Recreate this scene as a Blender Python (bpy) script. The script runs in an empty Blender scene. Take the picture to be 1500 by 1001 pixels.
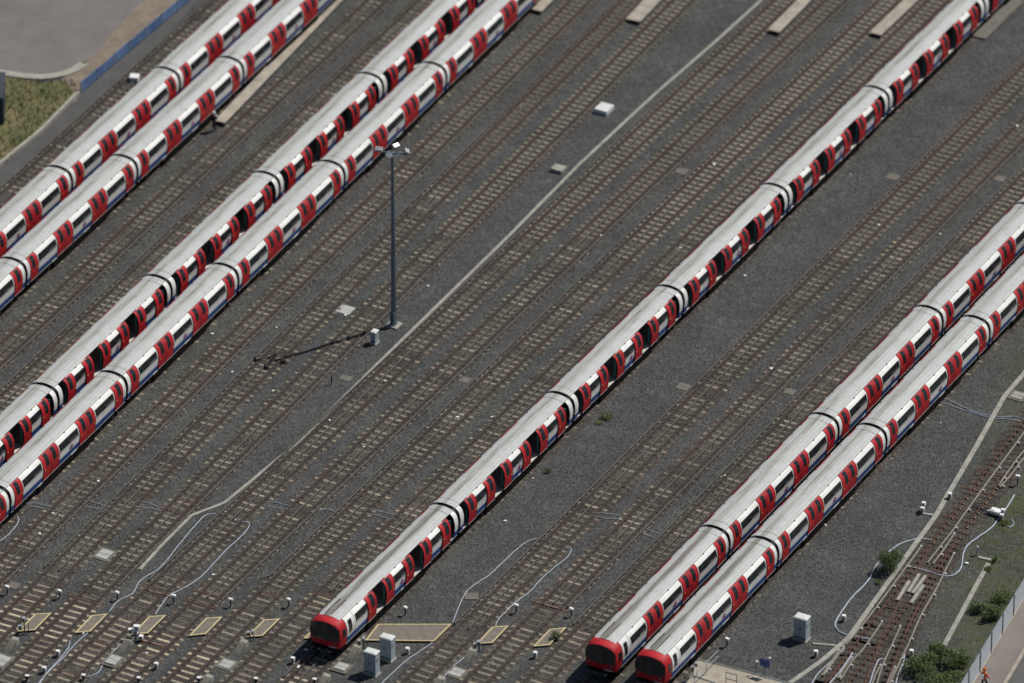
import bpy, bmesh, math, random
from math import sin, cos, tan, pi, radians as R, sqrt, atan2, floor
from mathutils import Vector, Matrix
random.seed(7)
S = bpy.context.scene
COL = S.collection
# ------------------------------------------------------------ camera, sky, sun, exposure
F_PX, PITCH, CAMH, YAW = 11362.33, 0.5451266, 307.785, R(28.6405)
_ox, _oy = 4.079, -479.74
CX = _ox*cos(YAW) - _oy*sin(YAW)
CY = _ox*sin(YAW) + _oy*cos(YAW)
cd = bpy.data.cameras.new('camera'); cam = bpy.data.objects.new('camera', cd); COL.objects.link(cam)
cam.location = (CX, CY, CAMH); cam.rotation_euler = (pi/2-PITCH, 0, YAW)
cd.sensor_width = 36; cd.lens = F_PX/1500*36; cd.clip_start = 1; cd.clip_end = 6000
cd.dof.use_dof = True; cd.dof.focus_distance = 573; cd.dof.aperture_fstop = 0.12
S.camera = cam
W = bpy.data.worlds.new('World'); S.world = W; W.use_nodes = True
nt = W.node_tree; nt.nodes.clear()
sk = nt.nodes.new('ShaderNodeTexSky'); sk.sky_type = 'NISHITA'; sk.sun_disc = False
SUN_EL = R(54.5); SUN_AZ = atan2(.5167, .8565)
sk.sun_elevation = SUN_EL; sk.sun_rotation = SUN_AZ
bg = nt.nodes.new('ShaderNodeBackground'); bg.inputs[1].default_value = 0.05
wo = nt.nodes.new('ShaderNodeOutputWorld')
nt.links.new(sk.outputs[0], bg.inputs[0]); nt.links.new(bg.outputs[0], wo.inputs[0])
sl = bpy.data.lights.new('sun', 'SUN'); sl.energy = 4.2; sl.angle = R(.53); sl.color = (1, .955, .89)
so = bpy.data.objects.new('sun', sl); COL.objects.link(so); so.location = (0, 0, 120)
sd = Vector((sin(SUN_AZ)*cos(SUN_EL), cos(SUN_AZ)*cos(SUN_EL), sin(SUN_EL)))
so.rotation_euler = sd.to_track_quat('Z', 'Y').to_euler()
S.view_settings.view_transform = 'Standard'; S.view_settings.look = 'None'
S.view_settings.exposure = 0.0; S.view_settings.gamma = 1
# ------------------------------------------------------------ ground point seen at a photo pixel (1500 x 1001)
GZ = -0.16
def G(px, py, z=GZ):
    u = (px-750)/F_PX; v = (py-500.5)/F_PX
    c, s = cos(PITCH), sin(PITCH)
    dx, dy, dz = u, c-v*s, -s-v*c
    t = (z-CAMH)/dz
    X, Y = dx*t-_ox, dy*t-_oy
    X, Y = dx*t, dy*t
    X -= -4.079; Y -= 479.74
    return Vector((X*cos(YAW)-Y*sin(YAW), X*sin(YAW)+Y*cos(YAW), z))
def proj(x, y, z):
    dx, dy, dz = x-CX, y-CY, z-CAMH
    a = dx*cos(YAW)+dy*sin(YAW); b = -dx*sin(YAW)+dy*cos(YAW)
    dep = b*cos(PITCH)-dz*sin(PITCH); up = b*sin(PITCH)+dz*cos(PITCH)
    return 750+F_PX*a/dep, 500.5-F_PX*up/dep
def inview(x, y, z=0, m=25):
    p = proj(x, y, z); return -m < p[0] < 1500+m and -m < p[1] < 1001+m
# ------------------------------------------------------------ materials
def new_mat(name, rough=.8, metal=0., spec=.5):
    m = bpy.data.materials.new(name); m.use_nodes = True
    n = m.node_tree.nodes; b = n['Principled BSDF']
    b.inputs['Roughness'].default_value = rough; b.inputs['Metallic'].default_value = metal
    b.inputs['Specular IOR Level'].default_value = spec
    return m, n, m.node_tree.links, b
def ramp(n, stops, interp='LINEAR'):
    r = n.new('ShaderNodeValToRGB'); r.color_ramp.interpolation = interp
    e = r.color_ramp.elements
    while len(e) < len(stops): e.new(.5)
    for i, (p, c) in enumerate(stops):
        e[i].position = p; e[i].color = (*c, 1) if len(c) == 3 else c
    return r
def noise(n, l, vec, scale, detail=3, rough=.6):
    t = n.new('ShaderNodeTexNoise'); t.inputs['Scale'].default_value = scale
    t.inputs['Detail'].default_value = detail; t.inputs['Roughness'].default_value = rough
    if vec: l.new(vec, t.inputs['Vector'])
    return t
def mix(n, l, fac, a, b, mode='MIX'):
    x = n.new('ShaderNodeMix'); x.data_type = 'RGBA'; x.blend_type = mode
    for s_, v in ((0, fac), (6, a), (7, b)):
        if hasattr(v, 'is_linked'): l.new(v, x.inputs[s_])
        else: x.inputs[s_].default_value = v if s_ == 0 else (*v, 1)
    return x.outputs[2]
def worldpos(n): return n.new('ShaderNodeNewGeometry').outputs['Position']
def objpos(n): return n.new('ShaderNodeTexCoord').outputs['Object']
def mottled(name, c1, c2, scale=3, rough=.8, metal=0, rnd=0., world=False, spec=.5, detail=5, stretch=None):
    m, n, l, b = new_mat(name, rough, metal, spec)
    v = worldpos(n) if world else objpos(n)
    if stretch:
        mp = n.new('ShaderNodeMapping'); mp.inputs['Scale'].default_value = stretch; l.new(v, mp.inputs[0]); v = mp.outputs[0]
    t = noise(n, l, v, scale, detail, .65)
    r = ramp(n, [(.33, c1), (.67, c2)]); l.new(t.outputs[0], r.inputs[0])
    out = r.outputs[0]
    if rnd:
        oi = n.new('ShaderNodeObjectInfo'); mr = n.new('ShaderNodeMapRange')
        mr.inputs[3].default_value = 1-rnd; mr.inputs[4].default_value = 1+rnd*.6
        l.new(oi.outputs['Random'], mr.inputs[0])
        cc = n.new('ShaderNodeCombineColor')
        for i in range(3): l.new(mr.outputs[0], cc.inputs[i])
        out = mix(n, l, 1., out, cc.outputs[0], 'MULTIPLY')
    l.new(out, b.inputs['Base Color'])
    return m
def gravel(name, dark, lite, tint, cell=11., big=.16, green=False, speck=.045):
    m, n, l, b = new_mat(name, .95, 0, .25)
    p = worldpos(n)
    vo = n.new('ShaderNodeTexVoronoi'); vo.inputs['Scale'].default_value = cell; l.new(p, vo.inputs['Vector'])
    bw = n.new('ShaderNodeSeparateColor'); l.new(vo.outputs['Color'], bw.inputs[0])
    r = ramp(n, [(0, dark), (.6, lite), (1, [min(1, c*1.55) for c in lite])]); l.new(bw.outputs[0], r.inputs[0])
    t = noise(n, l, p, big, 6, .62)
    r2 = ramp(n, [(.3, (.78, .78, .78)), (.7, (1.18, 1.17, 1.15))]); l.new(t.outputs[0], r2.inputs[0])
    o = mix(n, l, 1., r.outputs[0], r2.outputs[0], 'MULTIPLY')
    t2 = noise(n, l, p, 2.2, 5, .7)
    r3 = ramp(n, [(.35, (.82, .82, .82)), (.68, (1.16, 1.16, 1.16))]); l.new(t2.outputs[0], r3.inputs[0])
    o = mix(n, l, 1., o, r3.outputs[0], 'MULTIPLY')
    t3 = noise(n, l, p, .5, 5, .6)
    r4 = ramp(n, [(.48, (0, 0, 0)), (.66, (1, 1, 1))]); l.new(t3.outputs[0], r4.inputs[0])
    o = mix(n, l, r4.outputs[0], o, mix(n, l, .55, o, tint))
    # single pale stones
    v2 = n.new('ShaderNodeTexVoronoi'); v2.inputs['Scale'].default_value = 7.; l.new(p, v2.inputs['Vector'])
    s2 = n.new('ShaderNodeSeparateColor'); l.new(v2.outputs['Color'], s2.inputs[0])
    r5 = ramp(n, [(.955, (0, 0, 0)), (.975, (1, 1, 1))], 'LINEAR'); l.new(s2.outputs[1], r5.inputs[0])
    mm = n.new('ShaderNodeMath'); mm.operation = 'MULTIPLY'; mm.inputs[1].default_value = speck*10; l.new(r5.outputs[0], mm.inputs[0])
    o = mix(n, l, mm.outputs[0], o, (.30, .29, .27))
    if not green:
        t5 = noise(n, l, p, .22, 4, .6); r7 = ramp(n, [(.38, (.80, .78, .76)), (.60, (1.06, 1.06, 1.05))]); l.new(t5.outputs[0], r7.inputs[0])
        o = mix(n, l, 1., o, r7.outputs[0], 'MULTIPLY')
    if green:  # moss and weeds creeping in on the side by the service road
        sx = n.new('ShaderNodeSeparateXYZ'); l.new(p, sx.inputs[0])
        c = n.new('ShaderNodeMath'); c.operation = 'MULTIPLY_ADD'; c.inputs[1].default_value = .30; l.new(sx.outputs[1], c.inputs[0])
        l.new(sx.outputs[0], c.inputs[2])
        mr = n.new('ShaderNodeMapRange'); mr.inputs[1].default_value = 36.; mr.inputs[2].default_value = 40.5; l.new(c.outputs[0], mr.inputs[0])
        t4 = noise(n, l, p, .6, 7, .72)
        r6 = ramp(n, [(.40, (.18, .18, .18)), (.60, (1, 1, 1))]); l.new(t4.outputs[0], r6.inputs[0])
        q = n.new('ShaderNodeMath'); q.operation = 'MULTIPLY'; l.new(mr.outputs[0], q.inputs[0]); l.new(r6.outputs[0], q.inputs[1])
        q2 = n.new('ShaderNodeMath'); q2.operation = 'MULTIPLY'; q2.inputs[1].default_value = .75; l.new(q.outputs[0], q2.inputs[0])
        o = mix(n, l, q2.outputs[0], o, (.080, .092, .036))
    l.new(o, b.inputs['Base Color'])
    bp = n.new('ShaderNodeBump'); bp.inputs['Strength'].default_value = .9; bp.inputs['Distance'].default_value = .06
    l.new(vo.outputs['Distance'], bp.inputs['Height']); l.new(bp.outputs[0], b.inputs['Normal'])
    return m
M = {}
M['ballast'] = gravel('grey_ballast', (.022, .024, .0232), (.083, .089, .0868), (.050, .0525, .054), cell=12.5, green=True, speck=.014)
M['bed'] = gravel('brown_track_ballast', (.022, .020, .0175), (.088, .079, .070), (.048, .039, .032), cell=12., speck=.03)
M['asphalt'] = mottled('old_asphalt', (.135, .125, .118), (.175, .163, .153), .35, .95, world=True)
M['asphalt2'] = mottled('road_asphalt', (.165, .145, .132), (.20, .178, .162), .5, .95, world=True)
M['dark_asphalt'] = mottled('dark_asphalt', (.085, .085, .083), (.11, .11, .106), .5, .95, world=True)
M['path'] = mottled('dark_cinder_path', (.062, .063, .063), (.085, .085, .083), .6, .95, world=True)
M['grass'] = mottled('rough_grass', (.055, .080, .022), (.19, .155, .08), .35, .95, world=True, detail=8)
M['bank'] = mottled('bare_earth_bank', (.15, .12, .09), (.24, .20, .155), .9, .95, world=True, detail=7)
M['rail'] = mottled('rusty_rail', (.042, .026, .021), (.078, .048, .038), 4, .75, .2, world=True)
M['rail_top'] = mottled('rail_head', (.075, .055, .048), (.13, .10, .088), 5, .45, .5, world=True)
M['rust2'] = mottled('bright_rust', (.060, .031, .021), (.105, .052, .035), 5, .85, 0, world=True)
M['cond'] = mottled('grey_conductor_rail', (.088, .081, .073), (.135, .126, .114), 3, .6, .3, world=True)
M['cond_pale'] = mottled('pale_conductor_rail', (.22, .20, .165), (.32, .30, .255), 3, .6, .2, world=True)
M['pot'] = mottled('insulator_pot', (.42, .42, .42), (.6, .6, .58), 9, .4)
M['concrete'] = mottled('grey_concrete', (.24, .235, .20), (.36, .35, .305), 2.4, .9, world=True)
M['trough'] = mottled('concrete_trough_lid', (.23, .225, .195), (.36, .35, .31), 1.4, .9, world=True)
M['slab'] = mottled('pale_slab', (.30, .31, .30), (.42, .42, .40), 2, .9, world=True)
M['brownslab'] = mottled('brown_slab', (.11, .105, .09), (.165, .155, .13), 2, .9, world=True)
M['beige'] = mottled('beige_board_walk', (.26, .235, .19), (.40, .36, .30), 1.1, .9, world=True)
M['greyboard'] = mottled('grip_board', (.135, .118, .098), (.205, .185, .155), 2.2, .95, world=True, detail=8)
M['yellow'] = mottled('worn_yellow_paint', (.42, .34, .16), (.62, .53, .31), 7, .8, world=True)
M['timber'] = mottled('old_timber', (.035, .028, .022), (.085, .07, .056), 4, .95, rnd=.4, world=True)
M['white'] = mottled('white_paint', (.72, .73, .72), (.80, .80, .79), 2, .45)
M['cream'] = mottled('train_white_panel', (.64, .64, .61), (.77, .775, .76), 1.6, .5, stretch=(1, .5, .8), rnd=.05)
M['blue'] = mottled('train_blue_skirt', (.010, .05, .20), (.014, .07, .28), 2, .5, rnd=.08)
M['red'] = mottled('train_red', (.36, .012, .018), (.50, .020, .028), 1.3, .58, rnd=.10, spec=.3)
M['black'] = mottled('black_rubber', (.012, .012, .013), (.02, .02, .021), 3, .75)
M['under'] = mottled('dirty_underframe', (.005, .005, .006), (.013, .012, .011), 3, .95, spec=.08)
M['cabinet'] = mottled('blue_grey_cabinet', (.33, .39, .42), (.38, .44, .47), 2, .55)
M['cabinet_top'] = mottled('cabinet_lid', (.55, .58, .56), (.66, .68, .66), 2, .6)
M['mast'] = mottled('blue_grey_mast', (.13, .175, .22), (.17, .22, .27), 2, .45, .3)
M['galv'] = mottled('galvanised_steel', (.30, .32, .33), (.45, .47, .48), 4, .5, .4)
M['plate'] = mottled('dark_base_plate', (.030, .026, .022), (.065, .056, .048), 5, .9, world=True)
M['fence'] = mottled('pale_fence_steel', (.80, .83, .86), (.87, .90, .93), 3, .55, .1)
M['dark'] = mottled('dark_paint', (.03, .035, .04), (.06, .065, .07), 3, .6)
M['signblue'] = mottled('sign_blue', (.015, .05, .22), (.02, .065, .28), 2, .4)
M['hoard'] = mottled('blue_hoarding', (.06, .12, .28), (.15, .25, .44), .5, .6, world=True)
M['hose'] = mottled('pale_blue_cable', (.36, .40, .48), (.54, .58, .66), 3, .5, world=True)
M['redcable'] = mottled('red_cable', (.26, .075, .05), (.36, .12, .08), 2, .6, world=True)
M['teal'] = mottled('teal_door_inner', (.015, .13, .14), (.02, .16, .17), 2, .5)
M['seat'] = mottled('blue_seat', (.015, .03, .15), (.03, .06, .25), 6, .8)
M['lining'] = mottled('grey_lining', (.16, .17, .18), (.22, .23, .24), 2, .6)
M['floor'] = mottled('pale_train_floor', (.50, .48, .43), (.62, .60, .54), 2, .7)
M['leaf'] = mottled('dark_leaf', (.030, .066, .016), (.080, .135, .036), 1.6, .6, world=True)
M['leaf2'] = mottled('yellow_green_leaf', (.10, .145, .024), (.19, .225, .05), 2.5, .6, world=True)
M['bark'] = mottled('bark', (.05, .035, .022), (.1, .075, .05), 8, .9)
M['orange'] = mottled('orange_hivis', (.55, .08, .01), (.65, .12, .02), 5, .7)
M['skin'] = mottled('skin', (.36, .2, .14), (.42, .25, .18), 6, .55)
M['navy'] = mottled('navy_cloth', (.015, .018, .03), (.03, .035, .05), 6, .85)
M['store'] = mottled('dark_blue_store', (.02, .028, .045), (.035, .045, .065), .8, .7, world=True)
M['yellowdull'] = mottled('dull_yellow_fitting', (.28, .20, .10), (.42, .32, .17), 5, .8)
M['yellowpaint'] = mottled('orange_yellow_fitting', (.5, .3, .06), (.6, .4, .1), 5, .6)
def glassmat(name, c, rough=.12, spec=.6):
    m, n, l, b = new_mat(name, rough, 0, spec)
    t = noise(n, l, objpos(n), 1.6, 3); r = ramp(n, [(.4, c), (.66, [x*1.5 for x in c])]); l.new(t.outputs[0], r.inputs[0])
    l.new(r.outputs[0], b.inputs['Base Color']); return m
M['glass'] = glassmat('dark_window_glass', (.012, .015, .018))
M['screen'] = glassmat('windscreen_glass', (.018, .022, .026), .2)
def roofmat(name='train_roof_grey', dirt=.0):
    m, n, l, b = new_mat(name, .62, .0, .4)
    oc = objpos(n); oi = n.new('ShaderNodeObjectInfo')
    sx = n.new('ShaderNodeSeparateXYZ'); l.new(oc, sx.inputs[0])
    mp = n.new('ShaderNodeMapping'); mp.inputs['Scale'].default_value = (7, .28, 1); l.new(oc, mp.inputs[0])
    cb = n.new('ShaderNodeCombineXYZ'); mu = n.new('ShaderNodeMath'); mu.operation = 'MULTIPLY'; mu.inputs[1].default_value = 60
    l.new(oi.outputs['Random'], mu.inputs[0])
    for i in range(3): l.new(mu.outputs[0], cb.inputs[i])
    ad = n.new('ShaderNodeVectorMath'); ad.operation = 'ADD'; l.new(mp.outputs[0], ad.inputs[0]); l.new(cb.outputs[0], ad.inputs[1])
    t = noise(n, l, ad.outputs[0], .8, 6, .7)
    # streak strongest either side of the ridge
    sb = n.new('ShaderNodeMath'); sb.operation = 'ADD'; sb.inputs[1].default_value = .17; l.new(sx.outputs[0], sb.inputs[0])
    ab = n.new('ShaderNodeMath'); ab.operation = 'ABSOLUTE'; l.new(sb.outputs[0], ab.inputs[0])
    mr = n.new('ShaderNodeMapRange'); mr.inputs[1].default_value = .10; mr.inputs[2].default_value = .48
    mr.inputs[3].default_value = .26+dirt; mr.inputs[4].default_value = 0; l.new(ab.outputs[0], mr.inputs[0])
    a2 = n.new('ShaderNodeMath'); a2.operation = 'ADD'; l.new(t.outputs[0], a2.inputs[0]); l.new(mr.outputs[0], a2.inputs[1])
    r = ramp(n, [(.56, (.45, .470, .468)), (.70, (.38, .385, .365)), (.93, (.17, .16, .14))]); l.new(a2.outputs[0], r.inputs[0])
    ad3 = n.new('ShaderNodeVectorMath'); ad3.operation = 'ADD'; l.new(oc, ad3.inputs[0]); l.new(cb.outputs[0], ad3.inputs[1])
    t2 = noise(n, l, ad3.outputs[0], 1.3, 6, .7); r2 = ramp(n, [(.30, (.88, .87, .85)), (.55, (1.02, 1.02, 1.02))]); l.new(t2.outputs[0], r2.inputs[0])
    o = mix(n, l, 1., r.outputs[0], r2.outputs[0], 'MULTIPLY')
    l.new(o, b.inputs['Base Color']); return m
M['roof'] = roofmat(); M['roofd'] = roofmat('grimy_train_roof', .16); M['roofseam'] = mottled('roof_seam', (.20, .205, .205), (.27, .275, .27), 2, .7)
def sleepermat(name, base1, base2, cover):
    m, n, l, b = new_mat(name, .92, 0, .3)
    p = worldpos(n); oi = n.new('ShaderNodeObjectInfo')
    t = noise(n, l, p, 1.3, 6, .7)
    r = ramp(n, [(.3, base1), (.7, base2)]); l.new(t.outputs[0], r.inputs[0])
    rr = ramp(n, [(0, (.42, .40, .38)), (.4, (.72, .70, .67)), (.8, (1, .98, .93)), (1, (1.3, 1.25, 1.12))]); l.new(oi.outputs['Random'], rr.inputs[0])
    o = mix(n, l, 1., r.outputs[0], rr.outputs[0], 'MULTIPLY')
    t2 = noise(n, l, p, 3.1, 5, .7); r2 = ramp(n, [(cover, (0, 0, 0)), (cover+.07, (1, 1, 1))]); l.new(t2.outputs[0], r2.inputs[0])
    vo = n.new('ShaderNodeTexVoronoi'); vo.inputs['Scale'].default_value = 9; l.new(p, vo.inputs['Vector'])
    sc = n.new('ShaderNodeSeparateColor'); l.new(vo.outputs['Color'], sc.inputs[0])
    rb = ramp(n, [(0, (.034, .031, .028)), (1, (.12, .108, .096))]); l.new(sc.outputs[0], rb.inputs[0])
    o = mix(n, l, r2.outputs[0], o, rb.outputs[0])
    l.new(o, b.inputs['Base Color']); return m
M['sleeper'] = sleepermat('weathered_sleeper', (.15, .138, .115), (.265, .245, .205), .58)
M['sleeper_clean'] = sleepermat('pale_sleeper', (.27, .24, .185), (.44, .40, .32), .66)
# ------------------------------------------------------------ mesh builder
class MB:
    def __init__(s): s.v, s.f, s.m, s.sm, s.mats = [], [], [], [], []
    def mi(s, k):
        if k not in s.mats: s.mats.append(k)
        return s.mats.index(k)
    def face(s, pts, mat, smooth=False):
        i = len(s.v); s.v += [tuple(p) for p in pts]; s.f.append(tuple(range(i, i+len(pts)))); s.m.append(s.mi(mat)); s.sm.append(smooth)
    def faces(s, vs, fs, mat, smooth=False, T=None):
        i = len(s.v); s.v += [tuple(T @ Vector(p)) if T else tuple(p) for p in vs]
        for k, f in enumerate(fs):
            s.f.append(tuple(i+j for j in f)); s.m.append(s.mi(mat[k] if isinstance(mat, list) else mat)); s.sm.append(smooth)
    def box(s, x0, x1, y0, y1, z0, z1, mat, T=None, bev=0):
        if bev:
            bm = bmesh.new(); bmesh.ops.create_cube(bm, size=1)
            for v in bm.verts: v.co = Vector(((x0+x1)/2+v.co.x*(x1-x0), (y0+y1)/2+v.co.y*(y1-y0), (z0+z1)/2+v.co.z*(z1-z0)))
            bmesh.ops.bevel(bm, geom=bm.edges[:], offset=bev, segments=1, affect='EDGES')
            bm.verts.index_update(); s.faces([v.co.copy() for v in bm.verts], [[v.index for v in f.verts] for f in bm.faces], mat, False, T); bm.free(); return
        vs = [(x, y, z) for z in (z0, z1) for y in (y0, y1) for x in (x0, x1)]
        s.faces(vs, [(0, 2, 3, 1), (4, 5, 7, 6), (0, 1, 5, 4), (2, 6, 7, 3), (0, 4, 6, 2), (1, 3, 7, 5)], mat, False, T)
    def tube(s, pts, r, mat, n=6, cap=True, r1=None):
        pts = [Vector(p) for p in pts]; rings = []
        for i, p in enumerate(pts):
            d = (pts[min(i+1, len(pts)-1)]-pts[max(i-1, 0)]).normalized()
            a = d.cross(Vector((0, 0, 1)))
            if a.length < 1e-3: a = Vector((1, 0, 0))
            a.normalize(); b = d.cross(a)
            rr = r if r1 is None else r+(r1-r)*i/(len(pts)-1)
            rings.append([p+a*rr*cos(2*pi*k/n)+b*rr*sin(2*pi*k/n) for k in range(n)])
        vs = [v for rg in rings for v in rg]; fs = []
        for i in range(len(pts)-1):
            for k in range(n): fs.append((i*n+k, i*n+(k+1) % n, (i+1)*n+(k+1) % n, (i+1)*n+k))
        if cap: fs.append(tuple(range(n))); fs.append(tuple((len(pts)-1)*n+k for k in reversed(range(n))))
        s.faces(vs, fs, mat, True)
    def sweep(s, prof, path, mat, off=0.):   # prof: [(lateral, z)] closed polygon, path: [(x,y)]
        rings = []
        P = [Vector(p[:2]) for p in path]
        for i, p in enumerate(P):
            d = (P[min(i+1, len(P)-1)]-P[max(i-1, 0)]).normalized(); nrm = Vector((d.y, -d.x))
            rings.append([(p.x+nrm.x*(a+off), p.y+nrm.y*(a+off), z) for a, z in prof])
        n = len(prof); vs = [v for r_ in rings for v in r_]; fs = []; ms = []
        for i in range(len(P)-1):
            for k in range(n):
                fs.append((i*n+k, (i+1)*n+k, (i+1)*n+(k+1) % n, i*n+(k+1) % n)); ms.append(mat[k] if isinstance(mat, list) else mat)
        fs.append(tuple(range(n))); fs.append(tuple((len(P)-1)*n+k for k in reversed(range(n))))
        ms += [ms[0]]*2
        s.faces(vs, fs, ms)
    def mesh(s, name):
        me = bpy.data.meshes.new(name); me.from_pydata(s.v, [], s.f)
        for k in s.mats: me.materials.append(M[k])
        me.polygons.foreach_set('material_index', s.m); me.polygons.foreach_set('use_smooth', s.sm)
        me.validate(); me.update()
        bm = bmesh.new(); bm.from_mesh(me); bmesh.ops.remove_doubles(bm, verts=bm.verts[:], dist=1e-5)
        bmesh.ops.recalc_face_normals(bm, faces=bm.faces[:]); bm.to_mesh(me); bm.free()
        me.set_sharp_from_angle(angle=R(34))
        return me
def link(name, data, parent=None, loc=(0, 0, 0), rz=0):
    o = bpy.data.objects.new(name, data); COL.objects.link(o); o.location = loc
    if rz: o.rotation_euler = (0, 0, rz)
    if parent: o.parent = parent
    return o
def tag(o, label=None, cat=None, group=None, kind=None):
    if label: o['label'] = label
    if cat: o['category'] = cat
    if group: o['group'] = group
    if kind: o['kind'] = kind
    return o
def thing(name, label, cat, loc=(0, 0, 0), rz=0, group=None): return tag(link(name, None, None, loc, rz), label, cat, group)
def copy_tree(o, parent=None):
    c = o.copy(); COL.objects.link(c); c.parent = parent
    for ch in [x for x in bpy.data.objects if x.parent == o]: copy_tree(ch, c)
    return c
# ============================================================ GROUND
def sheet(name, pts, z, mat):
    b = MB(); b.face([(p[0], p[1], z) for p in pts], mat)
    return tag(link(name, b.mesh(name)), kind='structure')
sheet('ballast_ground', [(-1500, -1500), (1500, -1500), (1500, 1500), (-1500, 1500)], GZ, 'ballast')
# tracks: centre line lateral x at y = 0 and its slope
LEFT = -.0390
def cl(x0, slope): return lambda y: x0+slope*y
TR = []   # name key, function, outer conductor side, y end of centre conductor, y end of outer, y range
def yend(px, py): return G(px, py, 0).y
# ============================================================ RAILWAY TRACKS
RAILP = [(-.07, -.155), (.07, -.155), (.07, -.14), (.012, -.125), (.012, -.04), (.036, -.035), (.036, 0), (-.036, 0), (-.036, -.035), (-.012, -.04), (-.012, -.125), (-.07, -.14)]
RAILM = ['rail']*12; RAILM[6] = 'rail_top'
def condp(h): return [(-.05, h-.12), (.05, h-.12), (.05, h-.02), (.035, h), (-.035, h), (-.05, h-.02)]
def sleeper_mesh(clean):
    b = MB(); m = 'sleeper_clean' if clean else 'sleeper'
    b.box(-1.29, 1.29, -.125, .125, -.26, -.118, m, bev=.012)
    for x in (-.753, .753): b.box(x-.23, x+.21, -.12, .12, -.122, -.097, 'plate')
    return b.mesh('sleeper')
SL = [sleeper_mesh(False), sleeper_mesh(True)]
CLEAN_Y = -21.0
def rail_part(root, f, y0, y1, off, prof, mat, name, pots=False, h=0, step=6.):
    n = max(2, int((y1-y0)/step)+1); path = [(f(y0+(y1-y0)*i/(n-1)), y0+(y1-y0)*i/(n-1)) for i in range(n)]
    b = MB(); b.sweep(prof, path, mat, off)
    if pots:
        y = y0+.6
        while y < y1:
            x = f(y)+off
            b.box(x-.075, x+.075, y-.075, y+.075, GZ, h-.12, 'pot'); b.box(x-.09, x+.16, y-.03, y+.03, h-.10, h-.07, 'cond')
            y += 4.9
    o = link(name, b.mesh(name), root); o.location = -root.location; return o
def track(label, x0, slope, side, cend=None, oend=None, ymin=-110, ymax=210, hidden=None):
    f = cl(x0, slope)
    ys = [y for y in [ymin+i*.5 for i in range(int((ymax-ymin)*2))] if inview(f(y), y, 0, 320)]
    y0, y1 = ys[0], ys[-1]
    root = thing('railway_track', label, 'railway track', (f(y0), y0, 0), 0, 'parallel sidings of the yard')
    for s_ in (-1, 1): rail_part(root, f, y0, y1, s_*.7535, RAILP, RAILM, 'running_rail')
    rail_part(root, f, max(y0, cend if cend is not None else y0), y1, 0, condp(.04), 'cond', 'conductor_rail', True, .04)
    rail_part(root, f, max(y0, oend if oend is not None else y0), y1, side*1.16, condp(.075), 'cond', 'conductor_rail', True, .075)
    # sleepers
    rot = -math.atan(slope); rest = MB(); k = 0; y = y0+random.random()*.5; n = 0
    while y < y1:
        vis = inview(f(y), y, 0, 4) and not (hidden and hidden[0] < y < hidden[1])
        cl_ = y < CLEAN_Y and (y > CLEAN_Y-9)
        jit = random.uniform(-.025, .025); jr = random.uniform(-.015, .015)
        if vis and n < 100:
            o = link('sleeper', SL[1 if cl_ else 0], root, (f(y)-root.location.x+jit, y-root.location.y, random.uniform(-.012, .012)-(.014 if random.random() < .16 else 0)), rot+jr*(3 if random.random() < .2 else 1)); n += 1
        else:
            T = Matrix.Translation((f(y)+jit, y, -.02 if hidden else 0)) @ Matrix.Rotation(rot+jr, 4, 'Z')
            rest.box(-1.29, 1.29, -.125, .125, -.26, -.118+random.uniform(-.01, .01), 'sleeper', T)
            for x in (-.753, .753): rest.box(x-.19, x+.19, -.10, .10, -.122, -.095, 'rail', T)
        y += .715
    if rest.f:
        o = link('sleepers', rest.mesh('sleepers'), root); o.location = -root.location; o['kind'] = 'stuff'
    # ballast bed
    bb = MB(); n = max(40, int((y1-y0)/.35)); ejit = [(random.gauss(0, .07), random.gauss(0, .07)) for _ in range(n)]; path = [(f(y0+(y1-y0)*i/(n-1)), y0+(y1-y0)*i/(n-1)) for i in range(n)]
    for i in range(n-1):
        (xa, ya), (xb, yb) = path[i], path[i+1]; ja, jb = ejit[i], ejit[i+1]
        pr = lambda j: [(-1.48+j[0], GZ-.01), (-1.20+j[0]*.5, -.132), (1.20+j[1]*.5, -.132), (1.48+j[1], GZ-.01)]
        for (a, za), (c, zc), (a2, _z), (c2, _y) in zip(pr(ja), pr(ja)[1:], pr(jb), pr(jb)[1:]):
            bb.face([(xa+a, ya, za), (xa+c, ya, zc), (xb+c2, yb, zc), (xb+a2, yb, za)], 'bed')
    tag(link('ballast_bed', bb.mesh('ballast_bed')), kind='structure')
    return root
L0, LS = -20.32, 3.77
HID = (-1e9, 1e9)
track('outermost track in the top left corner, running beside the dark cinder path', L0-9*LS, LEFT, -1)
track('track under the train that is farthest to the top left', L0-8*LS, LEFT, 1, hidden=HID)
track('track under the second train counted from the top left', L0-7*LS, LEFT, -1, hidden=HID)
track('left track of the empty pair between the two pairs of trains at upper left', L0-6*LS, LEFT, 1)
track('right track of the empty pair between the two pairs of trains at upper left', L0-5*LS, LEFT, -1)
track('track under the open-door train of the left pair', L0-4*LS, LEFT, 1, hidden=HID)
track('track under the closed train just left of the empty tracks in the centre', L0-3*LS, LEFT, -1, hidden=(-40, 200))
e = yend(5, 854)
track('empty track running right beside the closed train of the left pair', L0-2*LS-.02, LEFT, 1, e, e)
track('second empty track to the right of the left pair of trains', L0-LS+.03, LEFT, -1, yend(85, 835), yend(65, 830))
track('empty track whose rails pass just left of the lamp mast foot', L0, LEFT, 1, yend(152, 853), yend(171, 858))
track('empty track right beside the long concrete cable trough, right of the mast', -15.80, -.004, -1, yend(238, 857), yend(219, 850))
track('empty track second to the right of the concrete cable trough', -12.07, -.004, 1, yend(304, 875), yend(324, 879))
track('empty track second to the left of the lone middle train', -8.36, -.002, -1, yend(411, 854), yend(397, 846))
track('empty track immediately left of the lone middle train', -4.62, -.004, 1, yend(485, 866), yend(485, 866))
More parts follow.
